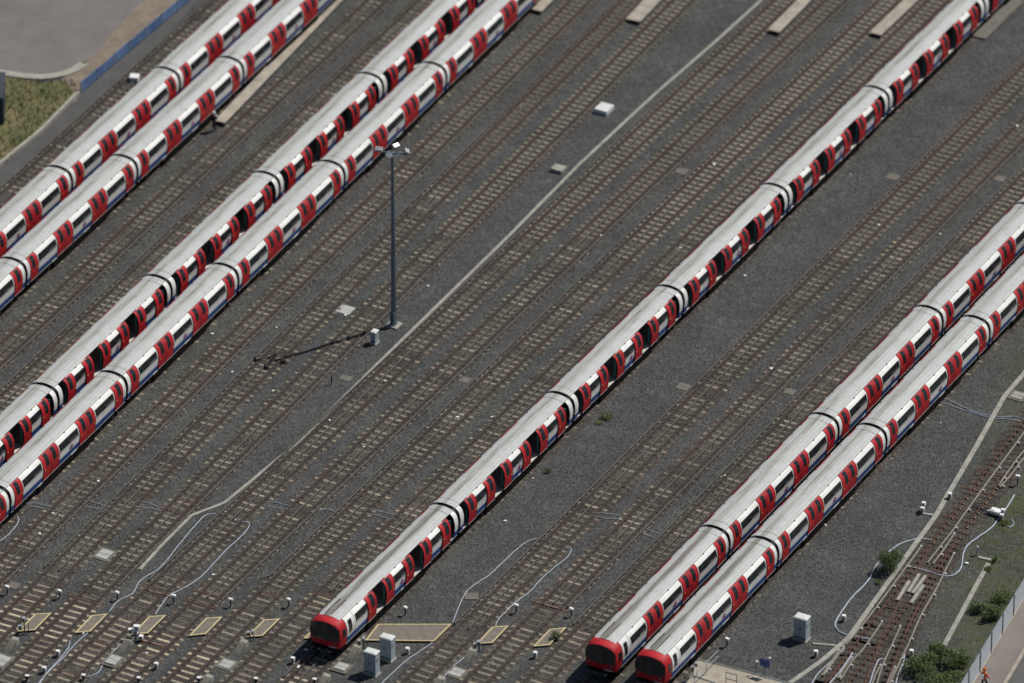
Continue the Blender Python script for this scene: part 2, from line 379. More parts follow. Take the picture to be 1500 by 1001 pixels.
track('track under the lone open-door train in the middle', -.78, 0, -1, -22, -22, hidden=(-17, 200))
track('empty track across the bare ballast, first to the right of the lone middle train', 6.61, 0, -1, yend(688, 921), yend(667, 914))
track('middle track of the three empty ones between the middle train and the right pair', 10.40, 0, 1, yend(811, 884), yend(830, 889))
track('empty track immediately left of the right pair of trains', 14.18, 0, -1, yend(861, 922), yend(841, 915))
track('track under the left train of the right pair', 17.98, 0, 1, -8, -8, hidden=(-13, 200))
track('track under the rightmost train', 21.78, 0, -1, -8, -8, hidden=(-13, 200))
# ============================================================ TRAINS
PR = [(1.20, .78), (1.26, 1.25), (1.30, 1.6), (1.30, 1.93), (1.25, 2.2), (1.17, 2.45), (1.04, 2.62), (.84, 2.76)]
RF = [(.84, 2.76), (.6, 2.84), (.3, 2.90), (0, 2.92)]
PITCHL = 17.77
def sub(z0, z1, P=PR):   # part of the side profile between two heights
    def at(z):
        for (a, za), (b, zb) in zip(P, P[1:]):
            if za <= z <= zb: return (a+(b-a)*(z-za)/(zb-za), z)
    return [at(z0)]+[p for p in P if z0+1e-4 < p[1] < z1-1e-4]+[at(z1)]
def offs(P, d):
    out = []
    for i, p in enumerate(P):
        a = Vector(P[max(i-1, 0)]); b = Vector(P[min(i+1, len(P)-1)]); t = (b-a).normalized()
        out.append((p[0]+t.y*d, p[1]-t.x*d))
    return out
def strip(b, P, y0, y1, off, th, mats, sx=1):
    o = offs(P, off); i_ = offs(P, off-th); n = len(P)
    for k in range(n-1):
        m = mats[k] if isinstance(mats, list) else mats
        q = lambda A, y: [(sx*A[k][0], y, A[k][1]), (sx*A[k+1][0], y, A[k+1][1])]
        a, c = q(o, y0), q(o, y1); b.face([a[0], c[0], c[1], a[1]], m, False)
        a, c = q(i_, y0), q(i_, y1); b.face([a[0], a[1], c[1], c[0]], 'lining' if m in ('cream', 'blue') else m, False)
        for y in (y0, y1):
            a, c = q(o, y), q(i_, y); b.face([a[0], a[1], c[1], c[0]], m)
    for k in (0, n-1):
        m = mats[min(k, n-2)] if isinstance(mats, list) else mats
        b.face([(sx*o[k][0], y0, o[k][1]), (sx*o[k][0], y1, o[k][1]), (sx*i_[k][0], y1, i_[k][1]), (sx*i_[k][0], y0, i_[k][1])], m)
WM = ['blue']+['cream']*6
D1 = (.67, 1.87); D2 = (4.90, 7.34); D3 = (10.43, 12.87); D4 = (15.90, 17.10)
def xprofile(sc=1., dz=0.):
    r = [(x*sc, z) for x, z in PR]+[(x*sc, z-dz) for x, z in RF[1:]]
    return r+[(-x, z) for x, z in reversed(r[:-1])]
def body_mesh(cab, open_):
    b = MB(); y0 = .19; ye = 17.58
    segs = ([(1.17, D2[0])] if cab else [(y0, D1[0]), (D1[1], D2[0])])+[(D2[1], D3[0]), (D3[1], D4[0]), (D4[1], ye)]
    for sx in (1, -1):
        for a, c in segs:
            if c-a < 1.0: strip(b, PR, a, c, 0, .05, WM, sx); continue
            strip(b, sub(.78, 1.84), a, c, 0, .05, ['blue']+['cream']*8, sx)
            strip(b, sub(2.47, 2.76), a, c, 0, .05, 'cream', sx)
            wa, wb = (a+.12, c-.12) if not (cab and a < 2) else (2.45, c-.12)
            strip(b, sub(1.84, 2.47), a, wa, 0, .05, 'cream', sx); strip(b, sub(1.84, 2.47), wb, c, 0, .05, 'cream', sx)
    fy = 1.1 if cab else y0
    b.box(-1.19, 1.19, fy, ye, .70, .775, 'floor')
    # ends
    for y in ([] if cab else [y0+.02])+[ye-.02]:
        P = xprofile(.985, .02); b.face([(x, y, z) for x, z in P], 'under')
        P2 = xprofile(.93, .08)
        b.face([(x, y+(.003 if y > 5 else -.003), z) for x, z in P2], 'dark')
    if open_:
        for a, c in [(D1[1] if not cab else 2.4, D2[0]), (D2[1], D3[0]), (D3[1], D4[0])]:
            for sx in (1, -1):
                x0, x1 = sorted((sx*.72, sx*1.2))
                b.box(x0, x1, a+.2, c-.2, .78, 1.22, 'seat'); x0, x1 = sorted((sx*1.1, sx*1.22)); b.box(x0, x1, a+.2, c-.2, 1.22, 1.75, 'seat')
        for a, c in ([] if cab else [D1])+[D2, D3, D4]:
            m = (c-a)/2
            ys = [c-.42] if c-a > 2 else [a+.75 if a > 9 else c-.38]
            for yy in [ys[0]]: b.box(.98, 1.16, yy, yy+.06, .78, 2.45, 'teal')
            b.tube([(.55, (a+c)/2, .78), (.55, (a+c)/2, 2.85)], .02, 'yellowpaint', 5)
    return b.mesh('carriage')
def roof_mesh(cab):
    b = MB(); y0 = .88 if cab else .19; ye = 17.58
    P = RF+[(-x, z) for x, z in reversed(RF[:-1])]
    n = 12
    rings = []
    for t in range(n+1):
        y = y0+(ye-y0)*t/n; rings.append([(x, y, z) for x, z in P])
    np_ = len(P)
    b.faces([v for r_ in rings for v in r_], [(i*np_+k, i*np_+k+1, (i+1)*np_+k+1, (i+1)*np_+k) for i in range(n) for k in range(np_-1)], 'roofd' if cab else 'roof', True)
    P2 = [(x*.985, z-.04) for x, z in P]
    b.face([(x, y0, z) for x, z in P]+[(x, y0, z) for x, z in reversed(P2)], 'roof'); b.face([(x, ye, z) for x, z in P]+[(x, ye, z) for x, z in reversed(P2)], 'roof')
    b.faces([(x, y, z) for y in (y0, ye) for x, z in P2], [(k, k+1, np_+k+1, np_+k) for k in range(np_-1)], 'lining')
    # raised seams and drip rails
    for x, z, h, w in ((.845, 2.755, .022, .018), (-.845, 2.755, .022, .018), (.62, 2.834, .005, .006), (-.62, 2.834, .005, .006), (.30, 2.90, .004, .005), (-.30, 2.90, .004, .005)):
        b.box(x-w, x+w, y0+.05, ye-.05, z-.01, z+h, 'roofseam')
    for y in ([] if cab else [.85, ])+[ye-.7]:
        for (xa, za), (xb, zb) in zip(P, P[1:]):
            b.face([(xa, y, za+.006), (xb, y, zb+.006), (xb, y+.03, zb+.006), (xa, y+.03, za+.006)], 'under')
    for a, c in [(D1[1], D2[0]), (D2[1], D3[0]), (D3[1], D4[0])]:
        for sx in (1, -1): b.box(sx*.88-.03, sx*.88+.03, (a+c)/2-.06, (a+c)/2+.06, 2.74, 2.80, 'black')
    if cab:
        for x in (-.42, .05): b.box(x-.022, x+.022, 1.05, 3.2, 2.88, 2.925+.02, 'under')
    return b.mesh('roof')
def door_mesh(w, mirror):
    b = MB()
    strip(b, sub(.80, 2.74), 0, w, .03, .045, 'red')
    e_ = .0
    for yy in ((w-.03, w), (0, .03)): strip(b, sub(.80, 2.72), yy[0], yy[1], .036, .01, 'black')
    c = w/2+(.08 if not mirror else -.08)
    strip(b, sub(1.80, 2.70), c-.25, c+.25, .038, .012, 'black')
    strip(b, sub(1.84, 2.67), c-.21, c+.21, .044, .012, 'glass')
    xx = w-.22 if mirror else .22
    b.box(1.325, 1.345, xx-.05, xx+.05, 1.58, 1.68, 'yellowpaint')
    b.box(1.225, 1.25, 0.02, w-.02, .765, .79, 'galv')
    return b.mesh('door')
def window_mesh(w):
    b = MB()
    strip(b, sub(1.84, 2.47), 0, w, .004, .03, 'black')
    strip(b, sub(1.90, 2.42), .05, w/2-.03, .010, .02, 'glass'); strip(b, sub(1.90, 2.42), w/2+.03, w-.05, .010, .02, 'glass')
    strip(b, sub(1.775, 1.80), 0, w, .006, .01, 'black')
    strip(b, sub(2.0, 2.03), w*.56, w-.14, .018, .01, 'lining')
    strip(b, sub(1.845, 1.875), .06, w-.06, .012, .01, 'cream')
    return b.mesh('window')
def roundel_mesh():
    b = MB(); n = 20
    # in the side plane: y along, z up
    for k in range(n):
        a, c = 2*pi*k/n, 2*pi*(k+1)/n
        pr = lambda t, r, x: (x, r*cos(t), r*sin(t))
        b.face([pr(a, .19, .0), pr(c, .19, .0), pr(c, .125, .0), pr(a, .125, .0)], 'red')
        b.face([pr(a, .19, .0), pr(c, .19, .0), pr(c, .19, -.01), pr(a, .19, -.01)], 'red')
    b.box(-.005, .006, -.24, .24, -.045, .045, 'blue')
    return b.mesh('roundel')
def bogie_mesh():
    b = MB()
    for sx in (-1, 1):
        b.box(sx*.98-.06, sx*.98+.06, -1.35, 1.35, .30, .52, 'under', bev=.02)
        for y in (-.95, .95):
            n = 14; vs = []
            for x in (sx*.72-.06, sx*.72+.06): vs += [(x, y+.38*cos(2*pi*k/n), .38+.38*sin(2*pi*k/n)) for k in range(n)]
            b.faces(vs, [(k, (k+1) % n, n+(k+1) % n, n+k) for k in range(n)]+[tuple(range(n)), tuple(range(n, 2*n))], 'under')
            b.box(sx*.98-.1, sx*.98+.1, y-.14, y+.14, .26, .5, 'dark')
    for y in (-.95, .95): b.tube([(-.7, y, .38), (.7, y, .38)], .07, 'under', 6)
    b.box(-.9, .9, -.3, .3, .35, .62, 'under')
    return b.mesh('bogie')
def under_mesh(cab):
    b = MB(); y0 = .5 if cab else .3
    b.box(-1.08, 1.08, y0, 17.5, .56, .70, 'under')
    for (a, c, w) in ((4.6, 6.6, 1.12), (6.9, 8.3, 1.05), (8.8, 10.9, 1.12), (11.2, 13.0, 1.0)):
        b.box(-w, w, a, c, .2, .6, 'under', bev=.03)
    for sx in (1, -1):
        for a, c in ((4.5, 13.3),):
            x0, x1 = sorted((sx*1.08, sx*1.15)); b.box(x0, x1, a, c, .1, .5, 'under')
        x0, x1 = sorted((sx*1.10, sx*1.15)); b.box(x0, x1, y0, 17.5, .50, .76, 'under')
        for a in (4.2, 9.2): b.box(sx*1.185-.02, sx*1.185+.02, a, a+.9, .66, .76, 'cream')
    b.box(-.12, .12, -.12, .4, .42, .62, 'dark')
    return b.mesh('underframe')
def gang_mesh():
    b = MB(); P = xprofile(.86, .14)
    P = [(x, max(z, .8)) for x, z in P]; n = len(P)
    b.faces([(x, y, z) for y in (-.2, .2) for x, z in P], [(k, (k+1) % n, n+(k+1) % n, n+k) for k in range(n)]+[tuple(range(n)), tuple(range(n, 2*n))], 'black')
    return b.mesh('gangway')
def yf(x, z): return .02+.16*(x/1.25)**2+.13*max(0, z-1.5)+.05*max(0, 1.0-z)
def cab_mesh():
    b = MB(); rings = []
    for y, sc, dz in ((1.17, 1.0, 0), (.85, .995, .015), (.5, .975, .06)):
        rings.append([(x, y, z) for x, z in xprofile(sc, dz)])
    P = [(x*.955, z-(.10 if z > 2.7 else .08 if z > 2.5 else .04 if z > 2.3 else 0)) for x, z in xprofile(1, 0)]
    for k in (1., .965, .93, .72, .5, .28, .1): rings.append([(k*x, yf(k*x, 1.6+k*(z-1.6))+(.07 if k == 1. else 0), 1.6+k*(z-1.6)) for x, z in P])
    n = len(P)
    b.faces([v for r_ in rings for v in r_], [(i*n+k, i*n+k+1, (i+1)*n+k+1, (i+1)*n+k) for i in range(len(rings)-1) for k in range(n-1)]
            + [(i*n+n-1, i*n, (i+1)*n, (i+1)*n+n-1) for i in range(2, len(rings)-1)]+[tuple((len(rings)-1)*n+k for k in range(n))], 'red', True)
    for sx in (1, -1): strip(b, PR, 1.15, 1.19, .008, .05, 'black', sx); strip(b, sub(.8, 2.74), 2.28, 2.305, .006, .03, 'black', sx)
    # grey strap across the red roof and cream number strip, lamps recess
    for y in (.55, .62, .69, .76, .83): b.box(.34, .40, y, y+.07, 2.84-(.85-y)*.17, 2.862-(.85-y)*.17, 'slab')
    b.box(-.42, .28, .84, .90, 2.885, 2.905, 'dark'); b.box(-.40, -.36, .55, .88, 2.82, 2.87, 'dark'); 
    for i in range(6): b.box(.42+i*.1, .42+i*.1+.055, yf(.45+i*.1, .88)-.012, yf(.5+i*.1, .88)+.01, .845, .925, 'white')
    b.box(-1.05, 1.05, .22, 1.2, .45, .80, 'under')
    b.box(-.28, .28, -.12, .4, .28, .62, 'dark', bev=.05); b.box(-.5, .5, .05, .3, .33, .42, 'galv')
    return b.mesh('cab_front')
def pw(z):
    return next(a+(c-a)*(z-za)/(zb-za) for (a, za), (c, zb) in zip(PR+RF[1:], (PR+RF[1:])[1:]) if za <= z <= zb)
def screen_mesh():
    b = MB(); rows = []; nz, nx = 9, 14
    for i in range(nz+1):
        t = i/nz; row = []
        for j in range(nx+1):
            u = -1+2*j/nx
            zt = 2.77-.50*abs(u)**2.5; zb = 1.36+.13*abs(u)**2
            z = zb+(zt-zb)*t; x = u*.948*pw(min(z, 2.2))
            row.append((x, yf(x, z)-.014, z))
        rows.append(row)
    w = nx+1
    b.faces([v for r_ in rows for v in r_], [(i*w+j, i*w+j+1, (i+1)*w+j+1, (i+1)*w+j) for i in range(nz) for j in range(nx)], 'screen', True)
    for x in (-.40, .40):
        b.tube([(x, yf(x, z)-.022, z) for z in (1.5, 1.8, 2.1, 2.35, 2.52)], .018, 'black', 4)
    b.tube([(x, yf(x, 1.72)-.022, 1.72) for x in (-.28, .28)], .012, 'lining', 4)
    for x in (-.95, .62): b.tube([(x, yf(x, 1.55)-.03, 1.55), (x+.28, yf(x, 2.1)-.03, 2.05)], .012, 'black', 4)
    return b.mesh('windscreen')
def lamp_mesh():
    b = MB(); n = 10
    b.faces([(.055*cos(2*pi*k/n), -.012, .055*sin(2*pi*k/n)) for k in range(n)]+[(.055*cos(2*pi*k/n), .03, .055*sin(2*pi*k/n)) for k in range(n)], [tuple(range(n))]+[(k, (k+1) % n, n+(k+1) % n, n+k) for k in range(n)], 'galv')
    b.box(-.16, .12, .0, .03, -.07, .07, 'dark')
    return b.mesh('headlight')
def cabwin_mesh(kind):
    b = MB()
    if kind == 0: # cab door window
        strip(b, sub(1.48, 2.50), 0, .50, .008, .02, 'black'); strip(b, sub(1.52, 2.46), .04, .46, .014, .02, 'glass')
    else:
        strip(b, sub(1.52, 2.22), 0, .40, .002, .02, 'black'); strip(b, sub(1.56, 2.18), .04, .36, .010, .02, 'glass')
    return b.mesh('cab_window')
MESH = dict(roof=roof_mesh(0), roofc=roof_mesh(1), win=window_mesh(2.79), winS=window_mesh(2.85), winC=window_mesh(2.33), round=roundel_mesh(), bog=bogie_mesh(),
            und=under_mesh(0), undc=under_mesh(1), gang=gang_mesh(), cab=cab_mesh(), scr=screen_mesh(), lamp=lamp_mesh(), cw0=cabwin_mesh(0), cw1=cabwin_mesh(1),
            dL=door_mesh(1.22, False), dR=door_mesh(1.22, True))
for c_ in (0, 1):
    for o_ in (0, 1): MESH['body%d%d' % (c_, o_)] = body_mesh(c_, o_)
def carriage(train, y, cab, open_, first, label=None):
    c = link('carriage', MESH['body%d%d' % (cab, open_)], train, (0, y, 0))
    if label: c['label'] = label
    link('roof', MESH['roofc' if cab else 'roof'], c)
    link('underframe', MESH['undc' if cab else 'und'], c)
    for yy in (2.9, 14.9): link('bogie', MESH['bog'], c, (0, yy, 0))
    link('gangway', MESH['gang'], c, (0, PITCHL, 0))
    def side(mesh, yy, sx, name, x=0, z=0, sl_=0):
        o = link(name, mesh, c, (x*sx+sx*sl_, yy, z))
        if sx < 0: o.scale = (-1, 1, 1)
        return o
    for sx in (1, -1):
        op = open_ and sx > 0; d = .71 if op else 0; so_ = .035 if op else 0
        for a, e_ in (D2, D3):
            side(MESH['dL'], a-d, sx, 'door', sl_=so_); side(MESH['dR'], e_-1.22+d, sx, 'door', sl_=so_)
        side(MESH['dL'], D4[0]-d, sx, 'door', sl_=so_)
        if not cab: side(MESH['dR'], D1[0]-.02+d, sx, 'door', sl_=so_); side(MESH['win'], D1[1]+.12, sx, 'window')
        else: side(MESH['winC'], 2.45, sx, 'window'); side(MESH['cw0'], 1.42, sx, 'cab_window')
        side(MESH['winS'], D2[1]+.12, sx, 'window'); side(MESH['win'], D3[1]+.12, sx, 'window')
        side(MESH['round'], 9.15, sx, 'roundel', 1.316, 1.52)
    if cab:
        cf = link('cab_front', MESH['cab'], c); link('windscreen', MESH['scr'], c)
        for x in (-.88, .88): link('headlight', MESH['lamp'], c, (x, yf(x, 1.3)-.03, 1.26))
        for sx in (1, -1): side(MESH['cw1'], .60, sx, 'cab_window')
    return c
def train(label, x0, slope, ystart, n, cab, open_):
    rz = -math.atan(slope); t = thing('tube_train', label, 'train', (x0+slope*ystart, ystart, 0), -math.atan(slope)*1, 'red white and blue tube trains')
    for i in range(n):
        carriage(t, i*PITCHL, cab and i == 0, open_, i == 0, 'leading carriage with the red driving cab' if cab and i == 0 else None)
    return t
def tstart(y0):  # first joint outside the picture
    return y0
train('lone train in the middle of the yard with all its near-side doors standing open', -.78, 0, -.47-PITCHL, 9, True, 1)
train('left train of the right pair, its red cab standing slightly farther up', 17.98, 0, 6.33-PITCHL, 5, True, 0)
train('rightmost train, its red cab cut by the bottom edge beside the concrete landing', 21.78, 0, 6.70-PITCHL, 5, True, 0)
def lt(label, k, y0, n, open_):
    x0 = L0-k*LS; train(label, x0, LEFT, y0, n, False, open_)
lt('closed train of the left pair, nearer to the lamp mast, with a blotchy grey roof', 3, -13.95-PITCHL, 8, 0)
lt('open-door train of the left pair, behind the closed one', 4, -.15-PITCHL*1, 8, 1)
lt('closed train second from the top left corner, beside the narrow beige board walk', 7, 14.5-PITCHL, 7, 0)
lt('train nearest the top left corner, farthest from the camera', 8, 28.3-PITCHL, 6, 0)
# ============================================================ LAMP MAST
def mast():
    p = G(577, 477); t = thing('lamp_mast', 'tall blue-grey lamp mast with floodlights at its top, standing beside the cable trough', 'lamp mast', (p.x, p.y, GZ))
    b = MB(); H_ = 15.3; n = 8
    b.tube([(0, 0, .25), (0, 0, H_*.5), (0, 0, H_)], .24, 'mast', n, True, .11); b.box(-.19, .19, -.3, -.18, .5, 1.3, 'mast'); link('pole', b.mesh('pole'), t)
    b = MB(); b.box(-.5, .5, -.5, .5, 0, .12, 'concrete'); b.box(-.34, .34, -.34, .34, .12, .17, 'galv')
    b.tube([(0, 0, .1), (0, 0, .34)], .30, 'mast', 8); link('base', b.mesh('base'), t)
    b = MB()
    for k in range(8):
        a, c = 2*pi*k/8, 2*pi*(k+1)/8; b.tube([(.5*cos(a), .5*sin(a), H_-.1), (.5*cos(c), .5*sin(c), H_-.1)], .035, 'mast', 5)
    b.tube([(-1.1, -.2, H_-.1), (1.0, .45, H_-.1)], .05, 'mast', 6); b.tube([(-.25, 1.0, H_-.1), (.2, -.9, H_-.1)], .05, 'mast', 6)
    link('lamp_bracket', b.mesh('lamp_bracket'), t)
    for x, y, a in ((-1.05, -.2, .3), (-.2, .85, 1.2), (.2, -.75, -.5), (.95, .45, 2.2)):
        b = MB(); T = Matrix.Rotation(a, 4, 'Z') @ Matrix.Rotation(R(28), 4, 'X')
        b.box(-.3, .3, -.2, .2, -.02, .22, 'galv', T, bev=.04); b.box(-.24, .24, -.16, .16, -.05, -.02, 'glass', T); b.box(-.05, .05, -.05, .05, -.25, 0, 'mast', T)
        link('floodlight', b.mesh('floodlight'), t, (x, y, H_+.05))
mast()
# ============================================================ CABINETS
def cabinet(label, px, py, w, d, h, two=True, rz=0.):
    p = G(px, py); t = thing('equipment_cabinet', label, 'cabinet', (p.x, p.y, GZ), rz)
    b = MB(); b.box(-w-.08, .08, -.08, d+.08, 0, .08, 'concrete'); link('plinth', b.mesh('plinth'), t)
    b = MB(); b.box(-w, 0, 0, d, .08, h-.1, 'cabinet'); link('body', b.mesh('body'), t)
    b = MB(); b.box(-w-.04, .04, -.04, d+.04, h-.1, h-.03, 'cabinet_top')
    b.faces([(-w-.04, -.04, h-.03), (.04, -.04, h-.03), (.04, d+.04, h-.03), (-w-.04, d+.04, h-.03), (-w+.04, .04, h+.03), (-.04, .04, h+.03), (-.04, d-.04, h+.03), (-w+.04, d-.04, h+.03)],
            [(0, 1, 5, 4), (1, 2, 6, 5), (2, 3, 7, 6), (3, 0, 4, 7), (4, 5, 6, 7)], 'cabinet_top'); link('lid', b.mesh('lid'), t)
    for k in range(2 if two else 1):
        b = MB(); n = 2 if two else 1; a = -w+.03+k*(w-.06)/n; c = a+(w-.06)/n-.02
        b.box(a, c, -.025, -.003, .14, h-.16, 'cabinet'); b.box(a+.02, c-.02, -.032, -.025, .22, .34, 'dark')
        hx = c-.08 if k == 0 else a+.08
        dr = link('door', b.mesh('door'), t)
        b = MB(); b.box(hx-.02, hx+.02, -.06, -.025, h*.5, h*.5+.16, 'dark'); link('handle', b.mesh('handle'), dr)
    b = MB(); b.box(.003, .02, d*.2, d*.8, h*.62, h*.78, 'galv'); link('vent', b.mesh('vent'), t)
    return t
cabinet('blue-grey two-door cabinet left of its twin, in front of the wide yellow-edged crossing', 550.2, 992.5, .95, .62, 1.95)
cabinet('blue-grey two-door cabinet overlapping the wide yellow-edged crossing, right of its twin', 573, 971, .95, .62, 1.95)
cabinet('blue-grey cabinet alone on the ballast to the right of the rightmost train', 1180, 942, .98, .70, 1.95)
cabinet('small pale cabinet beside the foot of the lamp mast', 549.8, 506, .42, .52, 1.12, False)
# ============================================================ CROSSING BOARDS
def extrude_poly(b, pts, z0, z1, top, sidem, T=None):
    n = len(pts); b.faces([(x, y, z0) for x, y in pts]+[(x, y, z1) for x, y in pts], [tuple(range(n, 2*n))]+[(k, (k+1) % n, n+(k+1) % n, n+k) for k in range(n)], [top]+[sidem]*n, False, T)
def crossing(label, px, z1=.0):
    P = [G(x, y, z1) for x, y in px]; c = sum(P, Vector())/len(P); P = [(p.x-c.x, p.y-c.y) for p in P]
    t = thing('crossing_board', label, 'crossing board', (c.x, c.y, GZ), 0, 'walkway boards between the tracks'); h = z1-GZ
    b = MB(); extrude_poly(b, P, .0, h-.03, 'greyboard', 'timber'); link('deck', b.mesh('deck'), t)
    b = MB(); n = len(P)
    cx = sum(p[0] for p in P)/n; cy = sum(p[1] for p in P)/n
    # yellow edge strip, mitred
    ed = []
    for k in range(n):
        a = Vector(P[k-1]); q = Vector(P[k]); r_ = Vector(P[(k+1) % n]); d1 = (q-a).normalized(); d2 = (r_-q).normalized()
        n1 = Vector((-d1.y, d1.x)); n2 = Vector((-d2.y, d2.x))
        if n1.dot(Vector((cx, cy))-q) < 0: n1 = -n1
        if n2.dot(Vector((cx, cy))-q) < 0: n2 = -n2
        m = n1+n2; m = m/max(.25, m.dot(n1)); ed.append(q+m*.11)
    for k in range(n):
        a, c_ = P[k], P[(k+1) % n]; ia, ic = ed[k], ed[(k+1) % n]
        b.faces([(*a, h-.028), (*c_, h-.028), (*ic, h-.028), (*ia, h-.028), (*a, h), (*c_, h), (*ic, h), (*ia, h)], [(4, 5, 6, 7), (0, 1, 5, 4), (2, 3, 7, 6)], 'yellow')
    link('edge_strip', b.mesh('edge_strip'), t)
crossing('yellow-edged board farthest to the left, behind a signal post and a concrete block', [(51.3, 899.3), (75.9, 897.7), (51.3, 922.8), (25.1, 925)])
crossing('second yellow-edged board from the left, a pale cable running under it', [(134, 901.5), (158, 898.8), (132.5, 925), (109.5, 927)])
crossing('third yellow-edged board from the left, with the white-headed signal at its corner', [(218.2, 903), (243.3, 901), (216.6, 927.6), (193, 929)])
crossing('fourth yellow-edged board from the left, with nothing standing beside it', [(301.6, 905.2), (326, 903.6), (301.6, 928.7), (276.5, 931.4)])
crossing('yellow-edged board nearest to the left of the lone middle train', [(386.2, 907.9), (410.8, 905.8), (384.6, 931.4), (361, 933)])
crossing('yellow-edged board mostly hidden behind the cab of the lone middle train', [(469, 910.5), (493, 908.5), (468, 933.5), (444.3, 935.3)])
crossing('wide yellow-edged board platform right of the lone middle train', [(553.3, 914), (661.8, 914), (636, 939.3), (534.7, 938)])
crossing('yellow-edged board between the first two tracks right of the middle train', [(720.8, 918.3), (745.5, 916.3), (721.3, 941.7), (698, 943)])
crossing('yellow-edged board with a small green bush growing at its edge', [(805, 921.7), (830, 918.8), (805, 945), (780.8, 947)])
# ============================================================ BOARD WALKS at the upper end
def walk(label, a, c, w, h, mat='beige', n=9):
    A, B_ = G(*a), G(*c); d = (B_-A); L = d.length+6; ang = atan2(d.y, d.x)
    t = thing('board_walk', label, 'board walk', A, ang, 'raised board walks beside the tracks')
    b = MB(); m = max(2, int(L/2.4))
    for k in range(m): b.box(L*k/m+.012, L*(k+1)/m-.012, -w/2, w/2, h-.07, h+random.uniform(-.012, .012), mat)
    link('deck', b.mesh('deck'), t)
    b = MB()
    for k in range(m+1):
        for y in (-w*.36, w*.36): b.box(L*k/m-.08, L*k/m+.08, y-.08, y+.08, 0, h-.075, 'timber')
    link('supports', b.mesh('supports'), t)
walk('long narrow beige board walk beside the second train from the top left', (322, 184), (500, -2), .95, .35)
walk('beige board walk at the top, beside the closed train of the left pair', (783, 20), (808, -6), 1.3, .35)
walk('beige board walk at the top edge just left of the cable trough', (927, 35), (963, -3), 1.3, .35)
walk('beige board walk at the top edge, first to the right of the cable trough', (1133, 51), (1186, -3), 1.05, .35)
walk('beige board walk at the top edge, second to the right of the cable trough', (1282, 55), (1343, -3), 1.05, .35)
walk('long brown low board walk at the top right, right beside the middle train', (1434, 57), (1502, -10), 1.15, .14, 'brownslab')
# ============================================================ CABLE TROUGHS
def smooth(pts, n=6):
    out = []
    for i in range(len(pts)-1):
        p0 = pts[max(i-1, 0)]; p1 = pts[i]; p2 = pts[i+1]; p3 = pts[min(i+2, len(pts)-1)]
        for k in range(n):
            t = k/n; out.append(.5*((2*p1)+(p2-p0)*t+(2*p0-5*p1+4*p2-p3)*t*t+(3*p1-p0-3*p2+p3)*t**3))
    return out+[pts[-1]]
def trough(label, px, w=.25, h=.07, mat='trough', lid=1.0):
    P = [G(x, y) for x, y in px]; t = thing('cable_trough', label, 'cable trough', P[0])
    b = MB(); L = [0]
    for a, c in zip(P, P[1:]): L.append(L[-1]+(c-a).length)
    def at(s):
        for k in range(len(P)-1):
            if s <= L[k+1] or k == len(P)-2:
                f = (s-L[k])/(L[k+1]-L[k]); return P[k].lerp(P[k+1], f)-P[0]
    n = max(1, int(L[-1]/lid))
    for k in range(n):
        a, c = at(L[-1]*(k+.008)/n), at(L[-1]*(k+.992)/n); d = (c-a); T = Matrix.Translation((a.x, a.y, 0)) @ Matrix.Rotation(atan2(d.y, d.x)+random.uniform(-.006, .006), 4, 'Z')
        hh = h+random.uniform(-.008, .008)
        b.box(0, d.length, -w/2, w/2, 0, hh, mat, T)
    link('lids', b.mesh('lids'), t)
    return t
trough('long concrete cable trough running from the top edge down the whole yard centre', [(1128, -12), (1116, 0), (1050, 60), (960, 138), (850, 240), (741.7, 350), (600, 488), (435, 650), (328, 738), (280, 756), (240, 796), (205, 835)])
trough('pale cable trough along the junction track beside the rightmost train', [(1512, 533), (1500, 548), (1470.7, 582), (1430, 655), (1389, 724.7), (1371, 756), (1329, 814), (1310, 841), (1244, 934), (1228, 948), (1204, 968.7), (1162, 998), (1150, 1006)], .36)
trough('short branch trough joining the junction trough beside the lone cabinet', [(1190.7, 943.5), (1229, 947)], .2)
trough('tiny trough stub leading to the two-headed white ground signal', [(1350.7, 752.7), (1370, 756)], .2)
trough('short straight cable trough by itself on the weedy ballast near the fence', [(1448, 826), (1425, 868), (1382.7, 947)], .34)
trough('little angled trough piece above the short straight trough', [(1433, 816.7), (1452, 821)], .26)
# ============================================================ CABLES AND HOSES
def cable(label, px, r=.031, mat='hose', name='cable', z=.05, cat='cable', n=5, group=None):
    P = smooth([G(x, y) for x, y in px], n); b = MB()
    o0 = P[0].copy(); b.tube([(p.x-o0.x, p.y-o0.y, z+.015*sin(i*1.7)) for i, p in enumerate(P)], r, mat, 6)
    o = link(name, b.mesh(name), None, (o0.x, o0.y, GZ)); return tag(o, label, cat, group)
cable('pale blue cable looping from the trough bend down to the third crossing board', [(316, 753.5), (303, 755), (290, 766), (262, 799), (235, 832), (206, 851), (197, 867), (190, 873), (172, 882), (160, 897)])
cable('pale blue cable curving from the track end down to the board behind the white-headed signal', [(352, 765), (362, 766), (365, 771), (355, 785), (330, 808), (295, 845), (270, 862), (248, 873), (238, 885), (227, 901)])
cable('pale blue cable running out of the second crossing board towards the bottom edge', [(130, 927), (118, 937), (104, 951), (92, 965), (75, 981), (63, 994), (55, 1004)])
cable('thinner pale cable lying beside the one at the bottom left corner', [(102, 940), (101, 948), (95, 957), (84, 970), (70, 985), (62, 996), (58, 1004)], .03)
cable('pale cable running down from the concrete block beside the third board', [(177, 945), (164, 957), (152, 971), (146, 984), (136, 990), (124, 993)])
cable('pale curved cable beside the first carriage at the left edge', [(25, 757), (27.5, 761), (25, 769), (18.7, 777), (8, 788), (-6, 796)])
cable('pale blue cable from the conductor rail end down to the wide crossing board', [(788, 790), (775, 793), (760, 803), (738, 823), (717, 843), (700, 854), (688, 863), (681, 871), (672, 890), (663, 913)])
